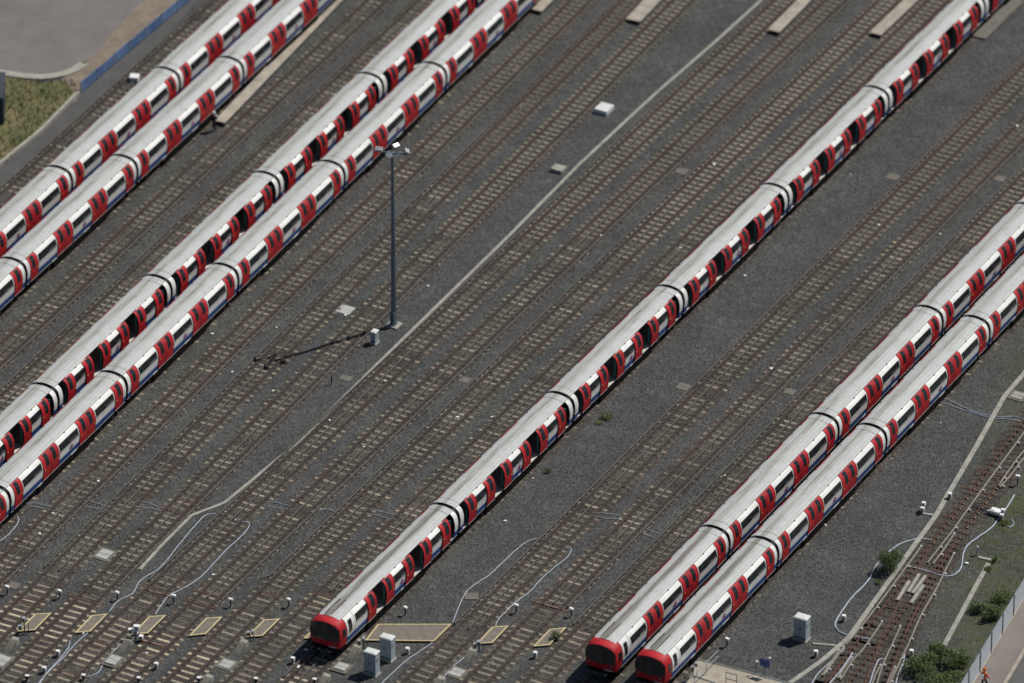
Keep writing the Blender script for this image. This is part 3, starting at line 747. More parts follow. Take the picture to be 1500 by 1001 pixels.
cable('pale blue cable from under the wide crossing board to the bottom edge', [(634, 942), (618, 953), (596, 968), (578, 984), (563, 998), (556, 1006)])
cable('pale blue cable curling down to the board right of the wide crossing board', [(827, 802), (835, 803.5), (836.5, 807), (830, 818), (812, 832), (792, 850), (777, 867), (762, 878), (750, 888), (736, 902), (729, 910), (726, 918)])
cable('short pale blue cable beside the block right of the wide crossing board', [(682, 961), (675, 968), (664, 977)])
cable('shorter pale blue cable end next to the pale slab at the bottom edge', [(658, 984), (652, 990), (649, 995)])
for k, (lab, px) in enumerate([
    ('pair of thin cables crossing beneath the tracks at the foot of the left train', [(38, 739), (52, 738), (62, 741), (76, 744)]),
    ('lower thin cable crossing below the same tracks at the left', [(40, 742), (58, 745), (76, 748), (92, 752)]),
    ('thin blue cable crossing between the two tracks right of the left pair of trains', [(122, 735), (135, 736), (150, 741), (165, 744)]),
    ('lower thin blue cable crossing between those two tracks', [(118, 744), (130, 744), (146, 747), (160, 750)]),
    ('thin blue cable crossing the gap before the trough bend', [(207, 736), (220, 739), (232, 744), (246, 748)]),
    ('second thin blue cable crossing the gap before the trough bend', [(197, 743), (212, 745), (226, 747), (240, 750)]),
    ('thin blue cable crossing the gap right of the trough', [(390, 736), (404, 737), (414, 740), (424, 742)]),
    ('lower blue cable crossing the gap right of the trough', [(386, 741), (400, 744), (414, 746), (428, 749)]),
    ('thin blue cable crossing the gap in front of the middle train', [(455, 751), (470, 748), (480, 747), (490, 751)]),
    ('blue cable crossing between the last two tracks left of the middle train', [(540, 748), (556, 750), (568, 753), (580, 755)]),
    ('lower blue cable crossing between the last two tracks left of the middle train', [(536, 754), (552, 756), (570, 761), (580, 762)]),
    ('grey cable crossing right of the middle train', [(868, 752), (884, 753), (900, 755), (912, 759)]),
    ('grey lower cable crossing right of the middle train', [(866, 757), (884, 760), (900, 761), (914, 764)]),
    ('grey bar joining the two tracks left of the right pair of trains', [(942, 775), (967, 783.5)]),
    ('lower grey bar joining the two tracks left of the right pair of trains', [(940, 782), (958, 789)])]):
    cable(lab, px, .022, z=.07)
cable('upper pale cable leading from the rightmost train across the trough to the junction', [(1378, 583), (1392, 588), (1408, 596), (1430, 605), (1450, 610), (1470, 612), (1484, 611), (1506, 616)])
cable('lower pale cable leading from the rightmost train across the trough to the junction', [(1374, 589), (1392, 595), (1412, 602), (1440, 610), (1456, 614), (1476, 615), (1506, 620)])
cable('long pale cable looping round the bush left of the junction track', [(1366, 792), (1348, 790), (1334, 792.5), (1318, 798), (1300, 811), (1281, 832.7), (1272, 851), (1249, 875), (1236, 892), (1226, 908), (1223.5, 918), (1231, 927.5), (1245, 932), (1260, 935), (1276, 938)], .05)
cable('long pale cable snaking across the weedy ballast right of the junction', [(1486, 726), (1475, 744), (1464, 759), (1452, 774), (1434, 787), (1418, 799), (1411, 812), (1409, 828), (1404, 838), (1393, 844.5), (1378, 844), (1356, 837), (1329, 830)], .05)
cable('short curled cable by the point machine', [(1482, 762), (1485, 768), (1480, 773), (1475, 772)], .035)
cable('pale cable lying along the lower junction rails at the bottom edge', [(1249, 957), (1240, 971), (1230, 985), (1218, 999), (1214, 1004)], .045)
cable('pale cable bending beside the centre conductor rail at the bottom edge', [(1296, 966), (1288, 967), (1284, 973), (1279, 986), (1274, 1003)], .045)
cable('pale cable at the bottom right end of the outer junction conductor rail', [(1325, 957), (1323, 972), (1316, 988), (1312, 1003)], .045)
cable('pale cable left of the junction curving to the bottom edge', [(1237, 951), (1229, 960), (1213, 974), (1198, 988), (1189, 1003)], .04)
reds = [((30, 876), (55, 882)), ((97, 873), (143, 887)), ((24, 884), (65, 893)), ((47, 934), (72, 941)), ((115, 941), (146, 949)), ((215, 866), (250, 876)), ((135, 939), (167, 949)), ((205, 939), (240, 949)),
        ((281, 865), (331, 879.5)), ((269, 880), (320, 895)), ((380, 869), (404, 876)), ((454, 868), (492, 881)), ((437, 881), (458, 888)), ((780, 882), (831, 897)), ((1430, 690.5), (1483, 703.5)), ((1406.5, 714.5), (1461, 728.5)), ((1380.5, 756.5), (1432, 769.5)),
        ((205, 939.5), (259, 953)), ((90, 985), (113, 991)), ((232, 742), (262, 755)), ((270, 738), (300, 744)), ((800, 888), (815, 893)), ((563, 898), (576, 902))]
for i, (a, c) in enumerate(reds):
    cable('thin red cable laid straight across the rails of a track', [a, ((a[0]+c[0])/2, (a[1]+c[1])/2), c], .026, 'redcable', 'red_cable', .10, 'cable', 2, 'red cables across the rails')
# ============================================================ SLABS AND COVERS
def slab(label, px, py, w, d, h, mat='slab', frame=None, rz=0., name='access_cover', cat='access cover'):
    p = G(px, py); b = MB()
    if frame:
        t = thing(name, label, cat, p, rz); b.box(-w/2-.22, w/2+.22, -d/2-.22, d/2+.22, 0, h*.6, frame, bev=.02); link('frame', b.mesh('frame'), t)
        b = MB(); b.box(-w/2, w/2, -d/2, -.01, h*.6, h, mat, bev=.015); b.box(-w/2, w/2, .01, d/2, h*.6, h, mat, bev=.015); link('lid', b.mesh('lid'), t)
    else:
        b.box(-w/2, w/2, -d/2, d/2, 0, h, mat, bev=.02); tag(link(name, b.mesh(name), None, p, rz), label, cat)
slab('pale concrete cover between the second and third boards, above them', 153, 813, .95, 1.15, .1, 'slab', 'brownslab')
slab('pale concrete cover cut by the left edge of the picture', 2, 969, .95, 1.3, .1, 'slab', 'brownslab')
slab('pale cover beside the cable below the white-headed signal', 166, 970, .85, 1.1, .22, 'slab', 'brownslab')
slab('pale cover below the block of the fifth board', 332, 973.5, .95, .95, .08, 'slab', 'brownslab')
slab('pale framed cover in front of the cab of the lone middle train', 500.5, 979.5, .85, .85, .2, 'slab', 'brownslab')
slab('pale cover at the bottom edge right of the two big cabinets', 669, 986, .95, .95, .1, 'slab', 'brownslab')
slab('round brown cover beside the leftmost short post', 20, 857.5, .8, .8, .03, 'brownslab')
slab('grey-brown slab beside the cable right of the middle train', 690.5, 874, 1.0, .9, .06, 'brownslab', None, R(28))
slab('pale flat pad on the ballast left of the lamp mast foot', 506, 454, 1.2, 1.2, .03, 'slab')
slab('brown box cover by itself halfway up left of the trough', 818, 250, 1.0, .9, .3, 'concrete', None, 0)
slab('white flat-topped equipment box near the top, left of the trough', 885, 163, 1.15, 1.3, .4, 'cabinet_top', None, 0, 'equipment_box', 'box')
slab('small brown pad right of the middle train, beside the first empty track', 1001, 567, .95, .95, .04, 'brownslab')
slab('small dark pad between the two tracks left of the right pair', 1157, 574, .8, .8, .03, 'brownslab')
slab('square brown pad beside the track at upper right', 1308, 259.5, 1.0, .9, .05, 'brownslab')
slab('grey pad near the right edge at the top right', 1465, 262, .8, .8, .03, 'brownslab')
slab('square framed pit cover beside the upper end of the junction trough', 1491, 581, .9, .9, .12, 'concrete', 'brownslab')
slab('faint grey pad between two empty tracks near the middle', 681, 557, .8, .8, .02, 'brownslab')
slab('faint pad beside the thin dark post', 507, 554, .9, .7, .02, 'brownslab')
slab('faint grey pad at upper middle between the empty tracks', 999, 251, .9, .9, .03, 'brownslab')
# ============================================================ CONCRETE BLOCKS
def block(label, px, py, w=.55, d=.7, h=.42):
    p = G(px, py); b = MB()
    vs = [(-w/2, -d*.2, 0), (w/2, -d*.2, 0), (w/2, d/2, 0), (-w/2, d/2, 0), (-w/2, 0, h), (w/2, 0, h), (w/2, d/2, h), (-w/2, d/2, h), (-w*.55, -d*1.25, 0), (w*.45, -d*1.25, 0), (-w*.5, -d*1.1, h*.12), (w*.4, -d*1.1, h*.12)]
    b.faces(vs, [(4, 5, 6, 7), (1, 2, 6, 5), (2, 3, 7, 6), (3, 0, 4, 7), (8, 9, 11, 10), (10, 11, 5, 4)], ['concrete']*4+['brownslab']*2)
    b.faces(vs, [(9, 1, 5, 11), (0, 8, 10, 4)], 'brownslab')
    tag(link('concrete_block', b.mesh('concrete_block'), None, p), label, 'concrete block')
block('concrete block with a sloping front below the leftmost yellow-edged board', 20.5, 944)
block('concrete block beneath the white-headed signal at the third board', 187, 945)
block('concrete block beside the small signal at the fifth board', 356, 948)
block('concrete block between the middle train cab and the big cabinets', 522, 955)
block('concrete block in front of the board right of the wide crossing', 691, 960)
block('dark concrete block cut by the bottom edge, left of the middle train', 305, 999)
block('concrete block at the bottom edge in front of the middle train cab', 477, 998)
block('concrete block at the bottom edge right of the two big cabinets', 645, 1002)
# ============================================================ SHORT POSTS AND SIGNALS
def post(label, px, py, h=.62, head=.16, mat='dark', top='white'):
    p = G(px, py); t = thing('marker_post', label, 'post', p, random.uniform(-.3, .3))
    b = MB(); b.box(-.045, .045, -.045, .045, 0, h, mat); b.box(-.12, .12, -.12, .12, 0, .03, 'brownslab'); link('post', b.mesh('post'), t)
    b = MB(); b.box(-head, head, -head*.7, head*.7, h-.02, h+.13, top, bev=.02); link('cap', b.mesh('cap'), t)
names = ['short white-capped post farthest left', 'short white-capped post second from the left, above the first board', 'short white-capped post beside the cable above the second board', 'short white-capped post between the third and fourth boards',
         'short white-capped post above the fourth yellow-edged board', 'short white-capped post beside the nose of the middle train on its left']
for nme, (px, py) in zip(names, [(11, 871), (87.5, 877), (172, 879.5), (254.5, 884), (338, 889.5), (423, 889.5)]): post(nme, px, py)
post('short white-capped post behind the wide crossing board', 594, 901.5)
post('short white-capped post beside the cable of the board right of the wide crossing', 756.5, 898)
post('short white-capped post above the board with the small bush', 837, 903.5)
post('short white-capped post between the rightmost train and the concrete landing', 1065, 947.5)
post('dark post with a white cap at the right edge above the point machine', 1490.5, 711, .75, .17)
post('grey short post on the weedy ballast right of the junction', 1431.5, 813, .6, .12, 'galv', 'galv')
post('thin bare dark post standing alone below the lamp mast shadow', 485.8, 563.5, .75, .03, 'dark', 'dark')
def dwarf(label, px, py, heads=1, white=True):
    p = G(px, py); t = thing('ground_signal', label, 'ground signal', p, R(10))
    b = MB(); b.box(-.16, .16, -.16, .16, 0, .05, 'brownslab'); b.box(-.05, .05, -.05, .05, .05, .25, 'dark'); link('stand', b.mesh('stand'), t)
    for k in range(heads):
        b = MB(); y = k*.34; z = .2+k*.24
        b.box(-.13, .13, y-.12, y+.2, z, z+.30, 'white' if white else 'dark', bev=.04); b.box(-.15, .15, y-.15, y+.1, z+.26, z+.34, 'white', bev=.02); h = link('signal_head', b.mesh('signal_head'), t)
        b = MB(); b.tube([(0, y-.14, z+.13), (0, y-.10, z+.13)], .07, 'black', 8); link('lens', b.mesh('lens'), h)
dwarf('dark lamp with a white hood at the bottom left corner', 40, 998, 1, False); dwarf('dark lamp with a white hood second along the bottom edge', 122.5, 997, 1, False)
dwarf('dark lamp with a white hood third along the bottom edge', 203.5, 1001, 1, False); dwarf('dark lamp with a white hood beside the dark concrete block', 291.5, 1001, 1, False)
dwarf('dark lamp with a white hood below the fifth board', 375, 1002, 1, False); dwarf('dark lamp with a white hood right under the middle train cab', 461, 1003, 1, False)
dwarf('white two-headed ground signal beside the junction trough', 1351, 752, 2)
dwarf('small white ground signal touching the junction trough', 1391, 731)
dwarf('small white signal left of the junction inside the loop of cable', 1236, 910)
dwarf('small white signal below the lone cabinet', 1195, 962); dwarf('small white signal beside the bottom end of the outer junction rail', 1335, 961)
dwarf('small white signal head beside the point machine', 1467, 762, 2)
dwarf('tiny white signal on the ballast right of the second big cabinet', 597, 958); dwarf('tiny white signal between the tracks right of the wide crossing', 784, 964)
dwarf('tiny white signal below the fourth board at the bottom left', 229, 980); dwarf('small white signal above the leftmost bottom lamp', 65, 986)
dwarf('small white signal between the second board and the bottom lamps', 85, 962); dwarf('white signal lying at the tip of the middle train shadow', 429, 972)
def tallsig(label, px, py, h, heads):
    p = G(px, py); t = thing('signal_post', label, 'signal', p, R(15))
    b = MB(); b.tube([(0, 0, 0), (0, 0, h)], .05, 'dark', 6); b.tube([(.28, .05, 0), (.28, .05, h*.7)], .03, 'dark', 5); b.box(-.2, .35, -.15, .15, 0, .04, 'dark'); link('post', b.mesh('post'), t)
    for (x, z, w, m) in heads:
        b = MB(); b.box(x-w, x+w, -.14, .14, z, z+.34, m, bev=.03); b.box(x-w-.02, x+w+.02, -.2, .1, z+.30, z+.36, 'white' if m != 'galv' else 'galv'); hd = link('signal_head', b.mesh('signal_head'), t)
        b = MB(); b.tube([(x, -.17, z+.16), (x, -.13, z+.16)], .08, 'black', 8); link('lens', b.mesh('lens'), hd)
tallsig('slim signal post at the near corner of the leftmost board', 36, 929, 1.35, [(0, 1.1, .09, 'galv'), (-.3, .35, .12, 'galv')])
tallsig('signal with clustered white boxes at the corner of the third board', 199, 938, .95, [(0, .55, .17, 'white'), (-.36, .6, .15, 'white'), (.1, .95, .2, 'white'), (.42, .15, .13, 'white')])
tallsig('slim grey signal at the corner of the fifth board', 366, 938, .7, [(-.1, .4, .08, 'galv'), (.22, .55, .07, 'galv')])
tallsig('slim grey signal at the corner of the wide crossing board', 533, 949, .8, [(0, .55, .08, 'galv'), (-.32, .3, .08, 'galv')])
tallsig('slim grey signal at the corner of the board right of the wide crossing', 702, 954, .75, [(0, .55, .12, 'galv'), (-.28, .3, .08, 'galv')])
tallsig('grey signal beside the rightmost train at the concrete landing', 1015, 996, 1.1, [(0, .8, .09, 'galv'), (.25, 1.2, .08, 'galv')])
# ============================================================ JUNCTION ON THE RIGHT
def pxline(f, ys): return [G(f(y), y, 0) for y in ys]
def smooth_path(P, n=4): return smooth(P, n)
jys = [1030, 1001, 960, 925, 894, 860, 830, 800, 770, 734, 690, 650, 600, 560, 530]
j1 = lambda y: 1225.3+(1001-y)*.7535
def j2(y): t = max(0, (y-748)/253); return j1(y)+57*t**1.85
def jtrack():
    t = thing('junction_track', 'rusty junction track with a set of points crossing the bottom right corner', 'railway track', G(1225, 1001, 0))
    o0 = t.location.copy()
    def add(b, name): o = link(name, b.mesh(name), t); o.location = -o0; return o
    P1 = smooth(pxline(j1, jys), 4); P2 = smooth(pxline(j2, jys[:9]), 6)
    RM = ['rust2']*12
    for P in (P1, P2):
        for s_ in (-1, 1):
            b = MB()
            if P is P1: b.sweep(RAILP, P, RM, s_*.7535)
            else:
                Q = P[:int(len(P)*(.86 if s_ < 0 else .93))]; b.sweep([(a, z-.004) for a, z in RAILP], Q, RM, s_*.7535)
            add(b, 'running_rail')
    # check rails
    for P, s_, k0, k1 in ((P1, -.69, 13, 19), (P2, .69, 18, 27), (P1, -.66, 4, 8)):
        b = MB(); b.sweep(RAILP, P[k0:k1], RM, s_+(.07 if s_ < 0 else -.07)*0); add(b, 'check_rail')
    # long timbers under both
    L = 0; n = 0
    dist = [0]
    for a, c in zip(P1, P1[1:]): dist.append(dist[-1]+(c-a).length)
    def at(P, s):
        for k in range(len(P)-1):
            if dist[k+1] >= s: return P[k].lerp(P[k+1], (s-dist[k])/(dist[k+1]-dist[k])), (P[k+1]-P[k]).normalized()
        return P[-1], (P[-1]-P[-2]).normalized()
    s = 0
    while s < dist[-1]-.5:
        p, d = at(P1, s); nr = Vector((d.y, -d.x, 0)); y_ = proj(*p)[1]
        ext = 1.3
        if y_ > 760:
            q = G(j2(y_), y_, 0); ext = 1.3+max(0, (q-p).dot(nr))*1.0
        b = MB(); b.box(-1.35, ext, -.13, .13, -.26, -.115, 'timber', bev=.012)
        for x in (-.753, .753): b.box(x-.17, x+.17, -.10, .10, -.118, -.09, 'under')
        if 760 < y_ < 1001: b.box(ext-.75, ext-.35, -.12, .12, -.118, -.092, 'under')
        if 700 < y_ < 800: b.box(.86, .95, -.06, .06, -.09, -.04, 'yellowdull'); b.box(-.62, -.55, -.05, .05, -.09, -.05, 'yellowdull')
        nm = 'sleeper' if n < 100 else 'sleeper'
        o = link(nm, b.mesh(nm), t, p-o0, atan2(nr.y, nr.x)); n += 1
        s += .74
    # conductor rails given as ground lines
    def cnd(px, h=.06, w=1.0, name='conductor_rail', mat='cond_pale'):
        P = [G(x, y, 0) for x, y in px]; P = smooth(P, 4) if len(P) > 2 else P
        b = MB(); b.sweep([(a*w, z) for a, z in condp(h)], P, mat)
        acc = 0
        for a, c in zip(P, P[1:]):
            acc += (c-a).length
            if acc > 2.5:
                acc = 0; b.box(c.x-.02, c.x+.22, c.y-.06, c.y+.06, GZ, h-.03, 'pot')
        a = P[0]; b.box(a.x-.07, a.x+.07, a.y-.07, a.y+.07, h-.1, h+.02, 'pot')
        add(b, name)
    cnd([(1349.5, 800.7), (1329, 829), (1300, 868), (1268, 910), (1238.7, 944.7)]); cnd([(1236, 948), (1222, 968), (1206.7, 989)]); cnd([(1229, 953), (1215, 974), (1204, 990)])
    cnd([(1514, 613), (1500, 634), (1450, 702), (1410, 757), (1396, 777), (1377, 801), (1358.7, 824.7)], .06, 1., mat='cond_pale')
    cnd([(1398, 782), (1382, 806), (1366.7, 826)])
    cnd([(1292, 911), (1279, 931), (1262, 954), (1250, 967), (1231, 996)]); cnd([(1248, 964), (1238, 977), (1227, 994)])
    cnd([(1318.7, 918), (1309, 940), (1298, 963), (1290, 983), (1284, 1004)]); cnd([(1290, 975), (1282, 990), (1277, 1004)])
    cnd([(1397.5, 811), (1386, 833), (1372, 862), (1350, 900), (1330, 945), (1318, 970), (1302, 1004)]); cnd([(1311, 978), (1304, 992), (1298, 1005)])
    cnd([(1510, 660), (1500, 671), (1480, 697), (1465, 714)]); cnd([(1510, 650), (1492, 670), (1474, 695), (1463, 712)])
    for px in ([(1346.7, 840.7), (1330.7, 867)], [(1356, 843), (1337, 868.7)], [(1353, 856.7), (1334.7, 883)], [(1332, 851), (1315, 879)]):
        a, c = [G(x, y, 0) for x, y in px]; b = MB(); b.sweep([(-.12, -.11), (.12, -.11), (.12, .02), (-.12, .02)], [a, c], 'concrete'); add(b, 'timber_packing')
    # bed
    b = MB()
    for a, c in zip(range(len(P1)-1), range(1, len(P1))):
        da = (P1[c]-P1[a]).normalized(); nr = Vector((da.y, -da.x, 0))
        ya, yc = proj(*P1[a])[1], proj(*P1[c])[1]
        ea = 1.7+max(0, (G(j2(ya), ya, 0)-P1[a]).dot(nr)); ec = 1.7+max(0, (G(j2(yc), yc, 0)-P1[c]).dot(nr))
        pa, pb, pc_, pd = P1[a]-nr*1.6, P1[a]+nr*ea, P1[c]+nr*ec, P1[c]-nr*1.6
        b.face([(q.x, q.y, -.145) for q in (pa, pb, pc_, pd)], 'bed')
    tag(link('junction_ballast', b.mesh('junction_ballast')), kind='structure')
jtrack()
def pointmachine():
    p = G(1459, 754); t = thing('point_machine', 'white point machine beside the junction blades', 'point machine', p, R(-2))
    b = MB(); b.box(-.45, .45, -.3, .3, .12, .42, 'white', bev=.05); b.box(-.35, -.05, -.2, .2, .42, .47, 'white', bev=.02); link('casing', b.mesh('casing'), t)
    b = MB(); b.box(-.75, .7, -.42, .42, .0, .12, 'dark'); b.box(-.62, -.45, -.2, -.1, .15, .28, 'white'); link('base', b.mesh('base'), t)
    b = MB()
    for y in (-.25, .05, .28): b.tube([(-.45, y, .14), (-2.0, y, .1)], .035, 'dark', 5)
    link('drive_rod', b.mesh('drive_rod'), t)
pointmachine()
# ============================================================ CONCRETE LANDING, RAILINGS, BLUE SIGN
def landing():
    P = [G(x, y, .1) for x, y in ((1022, 966), (1060, 975), (1100, 986), (1160, 1002), (1185, 1020), (1020, 1035), (1000, 1015))]
    c = P[0]; t = thing('concrete_landing', 'beige concrete landing with a pale kerb at the bottom edge beside the rightmost train', 'landing', (c.x, c.y, GZ))
    b = MB(); extrude_poly(b, [(p.x-c.x, p.y-c.y) for p in P], 0, .24, 'beige', 'concrete'); link('deck', b.mesh('deck'), t)
    b = MB()
    for a, d in zip(P[:3], P[1:4]): b.tube([(a.x-c.x, a.y-c.y, .27), (d.x-c.x, d.y-c.y, .27)], .09, 'slab', 4)
    a, d = G(1005, 987, .1), G(1048, 1001, .1); b.tube([(a.x-c.x, a.y-c.y, .27), (d.x-c.x, d.y-c.y, .27)], .07, 'slab', 4)
    link('kerb', b.mesh('kerb'), t)
landing()
def railing(label, pts, h=1.05, frame=False):
    P = [G(x, y, .08) for x, y in pts]; c = P[0]; t = thing('hand_railing', label, 'railing', (c.x, c.y, .08))
    b = MB()
    for z in (h, h*.5): b.tube([(p.x-c.x, p.y-c.y, z) for p in P], .03, 'galv' if not frame else 'dark', 6)
    link('rail', b.mesh('rail'), t)
    for p in P: b = MB(); b.tube([(p.x-c.x, p.y-c.y, -.05 if not frame else -.1), (p.x-c.x, p.y-c.y, h)], .028, 'galv' if not frame else 'dark', 6); link('post', b.mesh('post'), t)
railing('long sloping hand railing between the rightmost train and the concrete landing', [(1052.5, 970), (1034.5, 988.5), (1017, 1006), (1000, 1024)])
railing('small dark hoop railing standing on the concrete landing', [(1063, 1003), (1079, 1007)], 1.05, True)
def bluesign():
    p = G(1119.5, 990, .08); t = thing('blue_sign', 'blue sign board on a post at the edge of the concrete landing', 'sign', p)
    b = MB(); b.tube([(0, 0, 0), (0, 0, 1.0)], .035, 'signblue', 6); link('post', b.mesh('post'), t)
    b = MB(); b.box(-.36, .42, -.05, -.02, .80, 1.42, 'signblue', bev=.008); link('board', b.mesh('board'), t)
    b = MB(); b.box(-.2, .25, -.055, -.05, 1.07, 1.15, 'navy'); link('lettering_band', b.mesh('lettering_band'), t)
    b = MB(); b.tube([(.36, .1, 0), (.36, .1, 1.55)], .02, 'galv', 5); b.box(.28, .44, .02, .18, 1.5, 1.62, 'white', bev=.03); link('lamp', b.mesh('lamp'), t)
    q = G(1108, 987, .08); t = thing('lamp_post', 'thin post with a small white head left of the blue sign', 'post', q)
    b = MB(); b.tube([(0, 0, 0), (0, 0, 1.0)], .025, 'dark', 5); link('post', b.mesh('post'), t); b = MB(); b.box(-.08, .1, -.08, .08, .96, 1.1, 'white', bev=.03); link('head', b.mesh('head'), t)
bluesign()
# ============================================================ SERVICE ROAD, PALISADE FENCE, PERSON
fa, fb = G(1488.5, 894), G(1436, 981.6); fd = (fa-fb).normalized(); fn = Vector((fd.y, -fd.x, 0))
def off(p, s, n): return p+fd*s+fn*n
ROADW = (G(1470, 1001)-G(1424.3, 1001)).dot(fn)
sheet('service_road', [off(fb, -30, .12), off(fb, -30, ROADW), off(fb, 60, ROADW), off(fb, 60, .12)], GZ+.006, 'asphalt2')
sheet('dark_yard_surface', [off(fb, -30, ROADW+.24), off(fb, -30, ROADW+60), off(fb, 90, ROADW+60), off(fb, 90, ROADW+.24)], GZ+.006, 'dark_asphalt')
for n0, w, h in ((.0, .14, .13), (ROADW, .25, .10)):
    b = MB(); b.faces([off(fb, s, n0+q)+Vector((0, 0, z)) for s in (-30, 60) for q, z in ((0, 0), (w, 0), (w, h), (0, h))], [(3, 2, 6, 7), (0, 3, 7, 4), (2, 1, 5, 6)], 'beige')
    tag(link('kerb', b.mesh('kerb')), kind='structure')
def fence():
    ang = atan2(fd.y, fd.x); t = thing('palisade_fence', 'pale steel palisade fence along the service road in the bottom right corner', 'fence', (fb.x, fb.y, GZ), ang)
    bay = 2.62; s0 = -.4
    pb = MB(); n = int(bay/.155)
    for k in range(n):
        x = .08+k*(bay-.1)/n
        for (a, c) in ((x, x+.04), (x+.055, x+.095)):
            m_ = a+.008; q_ = c+.012
            pb.face([(a, -.03, .05), (m_, -.075, .05), (m_, -.075, 1.80), (a, -.03, 1.86)], 'fence'); pb.face([(m_, -.075, .05), (q_, -.03, .05), (q_, -.03, 1.86), (m_, -.075, 1.80)], 'fence')
    for z in (.35, 1.5): pb.box(0, bay, -.02, .03, z, z+.05, 'fence')
    pm = pb.mesh('pale_panel')
    qb = MB(); qb.box(-.05, .05, .0, .09, 0, 1.85, 'dark'); qm = qb.mesh('post')
    for k in range(-4, 9):
        link('pale_panel', pm, t, (s0+k*bay, 0, 0)); link('post', qm, t, (s0+k*bay, -.12, 0))
fence()
def skin(name, pts, edges, rad, mat, parent, sub_=2):
    me = bpy.data.meshes.new(name); me.from_pydata(pts, edges, []); o = link(name, me, parent)
    m = o.modifiers.new('skin', 'SKIN'); 
    for i, r_ in enumerate(rad):
        sv = me.skin_vertices[0].data[i] if me.skin_vertices else None
        if sv: sv.radius = r_ if isinstance(r_, tuple) else (r_, r_)
    return o
def limb(b, pts, rr, mat, n=8):
    pts = [Vector(p) for p in pts]; rings = []
    for i, p in enumerate(pts):
        d = (pts[min(i+1, len(pts)-1)]-pts[max(i-1, 0)]).normalized(); a = d.cross(Vector((0, 1, .01))).normalized(); c = d.cross(a)
        rings.append([p+a*rr[i][0]*cos(2*pi*k/n)+c*rr[i][1]*sin(2*pi*k/n) for k in range(n)])
    vs = [v for r_ in rings for v in r_]; fs = [(i*n+k, i*n+(k+1) % n, (i+1)*n+(k+1) % n, (i+1)*n+k) for i in range(len(pts)-1) for k in range(n)]
    fs += [tuple(range(n)), tuple((len(pts)-1)*n+k for k in range(n))]; b.faces(vs, fs, mat, True)
def body_from(b, name):
    me = b.mesh(name); return me
def person(label, loc, rz, top, trousers, helmet, arms=(.5, -.4), step=.32):
    t = thing('person', label, 'person', loc, rz)
    # one continuous body: skeleton grown with a skin modifier
    V = [(0, 0, .95), (0, 0, 1.18), (0, .01, 1.40), (0, 0, 1.50), (0, .02, 1.63), (0, .01, 1.76),
         (.17, .01, 1.40), (.21, arms[0]*.22, 1.16), (.20, arms[0]*.5+.06, .95), (.20, arms[0]*.6+.08, .87),
         (-.17, .01, 1.40), (-.21, arms[1]*.22, 1.16), (-.20, arms[1]*.5+.06, .95), (-.20, arms[1]*.6+.08, .87),
         (.09, 0, .90), (.10, step*.55, .50), (.10, step*.9-.05, .10), (.10, step*.9+.12, .04),
         (-.09, 0, .90), (-.10, -step*.3, .50), (-.10, -step*1.1, .12), (-.10, -step*1.0+.12, .04)]
    Ed = [(0, 1), (1, 2), (2, 3), (3, 4), (4, 5), (2, 6), (6, 7), (7, 8), (8, 9), (2, 10), (10, 11), (11, 12), (12, 13), (0, 14), (14, 15), (15, 16), (16, 17), (0, 18), (18, 19), (19, 20), (20, 21)]
    Rr = [(.15, .11), (.15, .11), (.17, .11), (.06, .06), (.085, .10), (.06, .07), .06, .048, .036, .04, .06, .048, .036, .04, .09, .062, .045, .045, .09, .062, .045, .045]
    bm = bmesh.new(); ly = bm.verts.layers.skin.verify(); vs = [bm.verts.new(v) for v in V]
    for v, r_ in zip(vs, Rr): v[ly].radius = r_ if isinstance(r_, tuple) else (r_, r_)
    vs[0][ly].use_root = True
    for a, c in Ed: bm.edges.new((vs[a], vs[c]))
    me = bpy.data.meshes.new('body'); bm.to_mesh(me); bm.free(); me.materials.append(M['skin'])
    o = link('body', me, t); o.modifiers.new('skin', 'SKIN'); s_ = o.modifiers.new('sub', 'SUBSURF'); s_.levels = s_.render_levels = 2
    b = MB(); limb(b, [(0, 0, .88), (0, 0, 1.0), (0, 0, 1.2), (0, .01, 1.42), (0, 0, 1.5)], [(.17, .13), (.175, .135), (.18, .14), (.21, .14), (.09, .09)], top, 12)
    for k, s2 in ((0, 1), (1, -1)):
        a = arms[k]; limb(b, [(s2*.15, .01, 1.43), (s2*.205, a*.2, 1.18), (s2*.20, a*.48+.05, .98)], [(.085, .085), (.068, .068), (.055, .055)], top)
    link('jacket', b.mesh('jacket'), t)
    b = MB(); limb(b, [(0, 0, 1.0), (0, 0, .86)], [(.165, .13), (.16, .12)], trousers, 12)
    limb(b, [(.09, 0, .93), (.10, step*.55, .50), (.10, step*.9-.05, .12)], [(.10, .10), (.078, .078), (.065, .065)], trousers)
    limb(b, [(-.09, 0, .93), (-.10, -step*.3, .50), (-.10, -step*1.1, .14)], [(.10, .10), (.078, .078), (.065, .065)], trousers); link('trousers', b.mesh('trousers'), t)
    b = MB()
    limb(b, [(0, .02, 1.66), (0, .02, 1.72), (0, .02, 1.79), (0, .02, 1.84)], [(.135, .155), (.125, .14), (.095, .11), (.03, .03)], helmet, 12); link('helmet', b.mesh('helmet'), t)
    b = MB(); b.box(-.19, .19, -.26, -.14, 1.0, 1.42, 'white', bev=.05); link('backpack', b.mesh('backpack'), t)
    return t
person('person in an orange jacket with a white pack walking beside the palisade fence', G(1441, 1010), R(-25), 'orange', 'navy', 'orange')
person('person in dark clothes and white helmet at the end of the long beige board walk', G(314, 192), R(150), 'navy', 'navy', 'white', (.3, .2), .08)
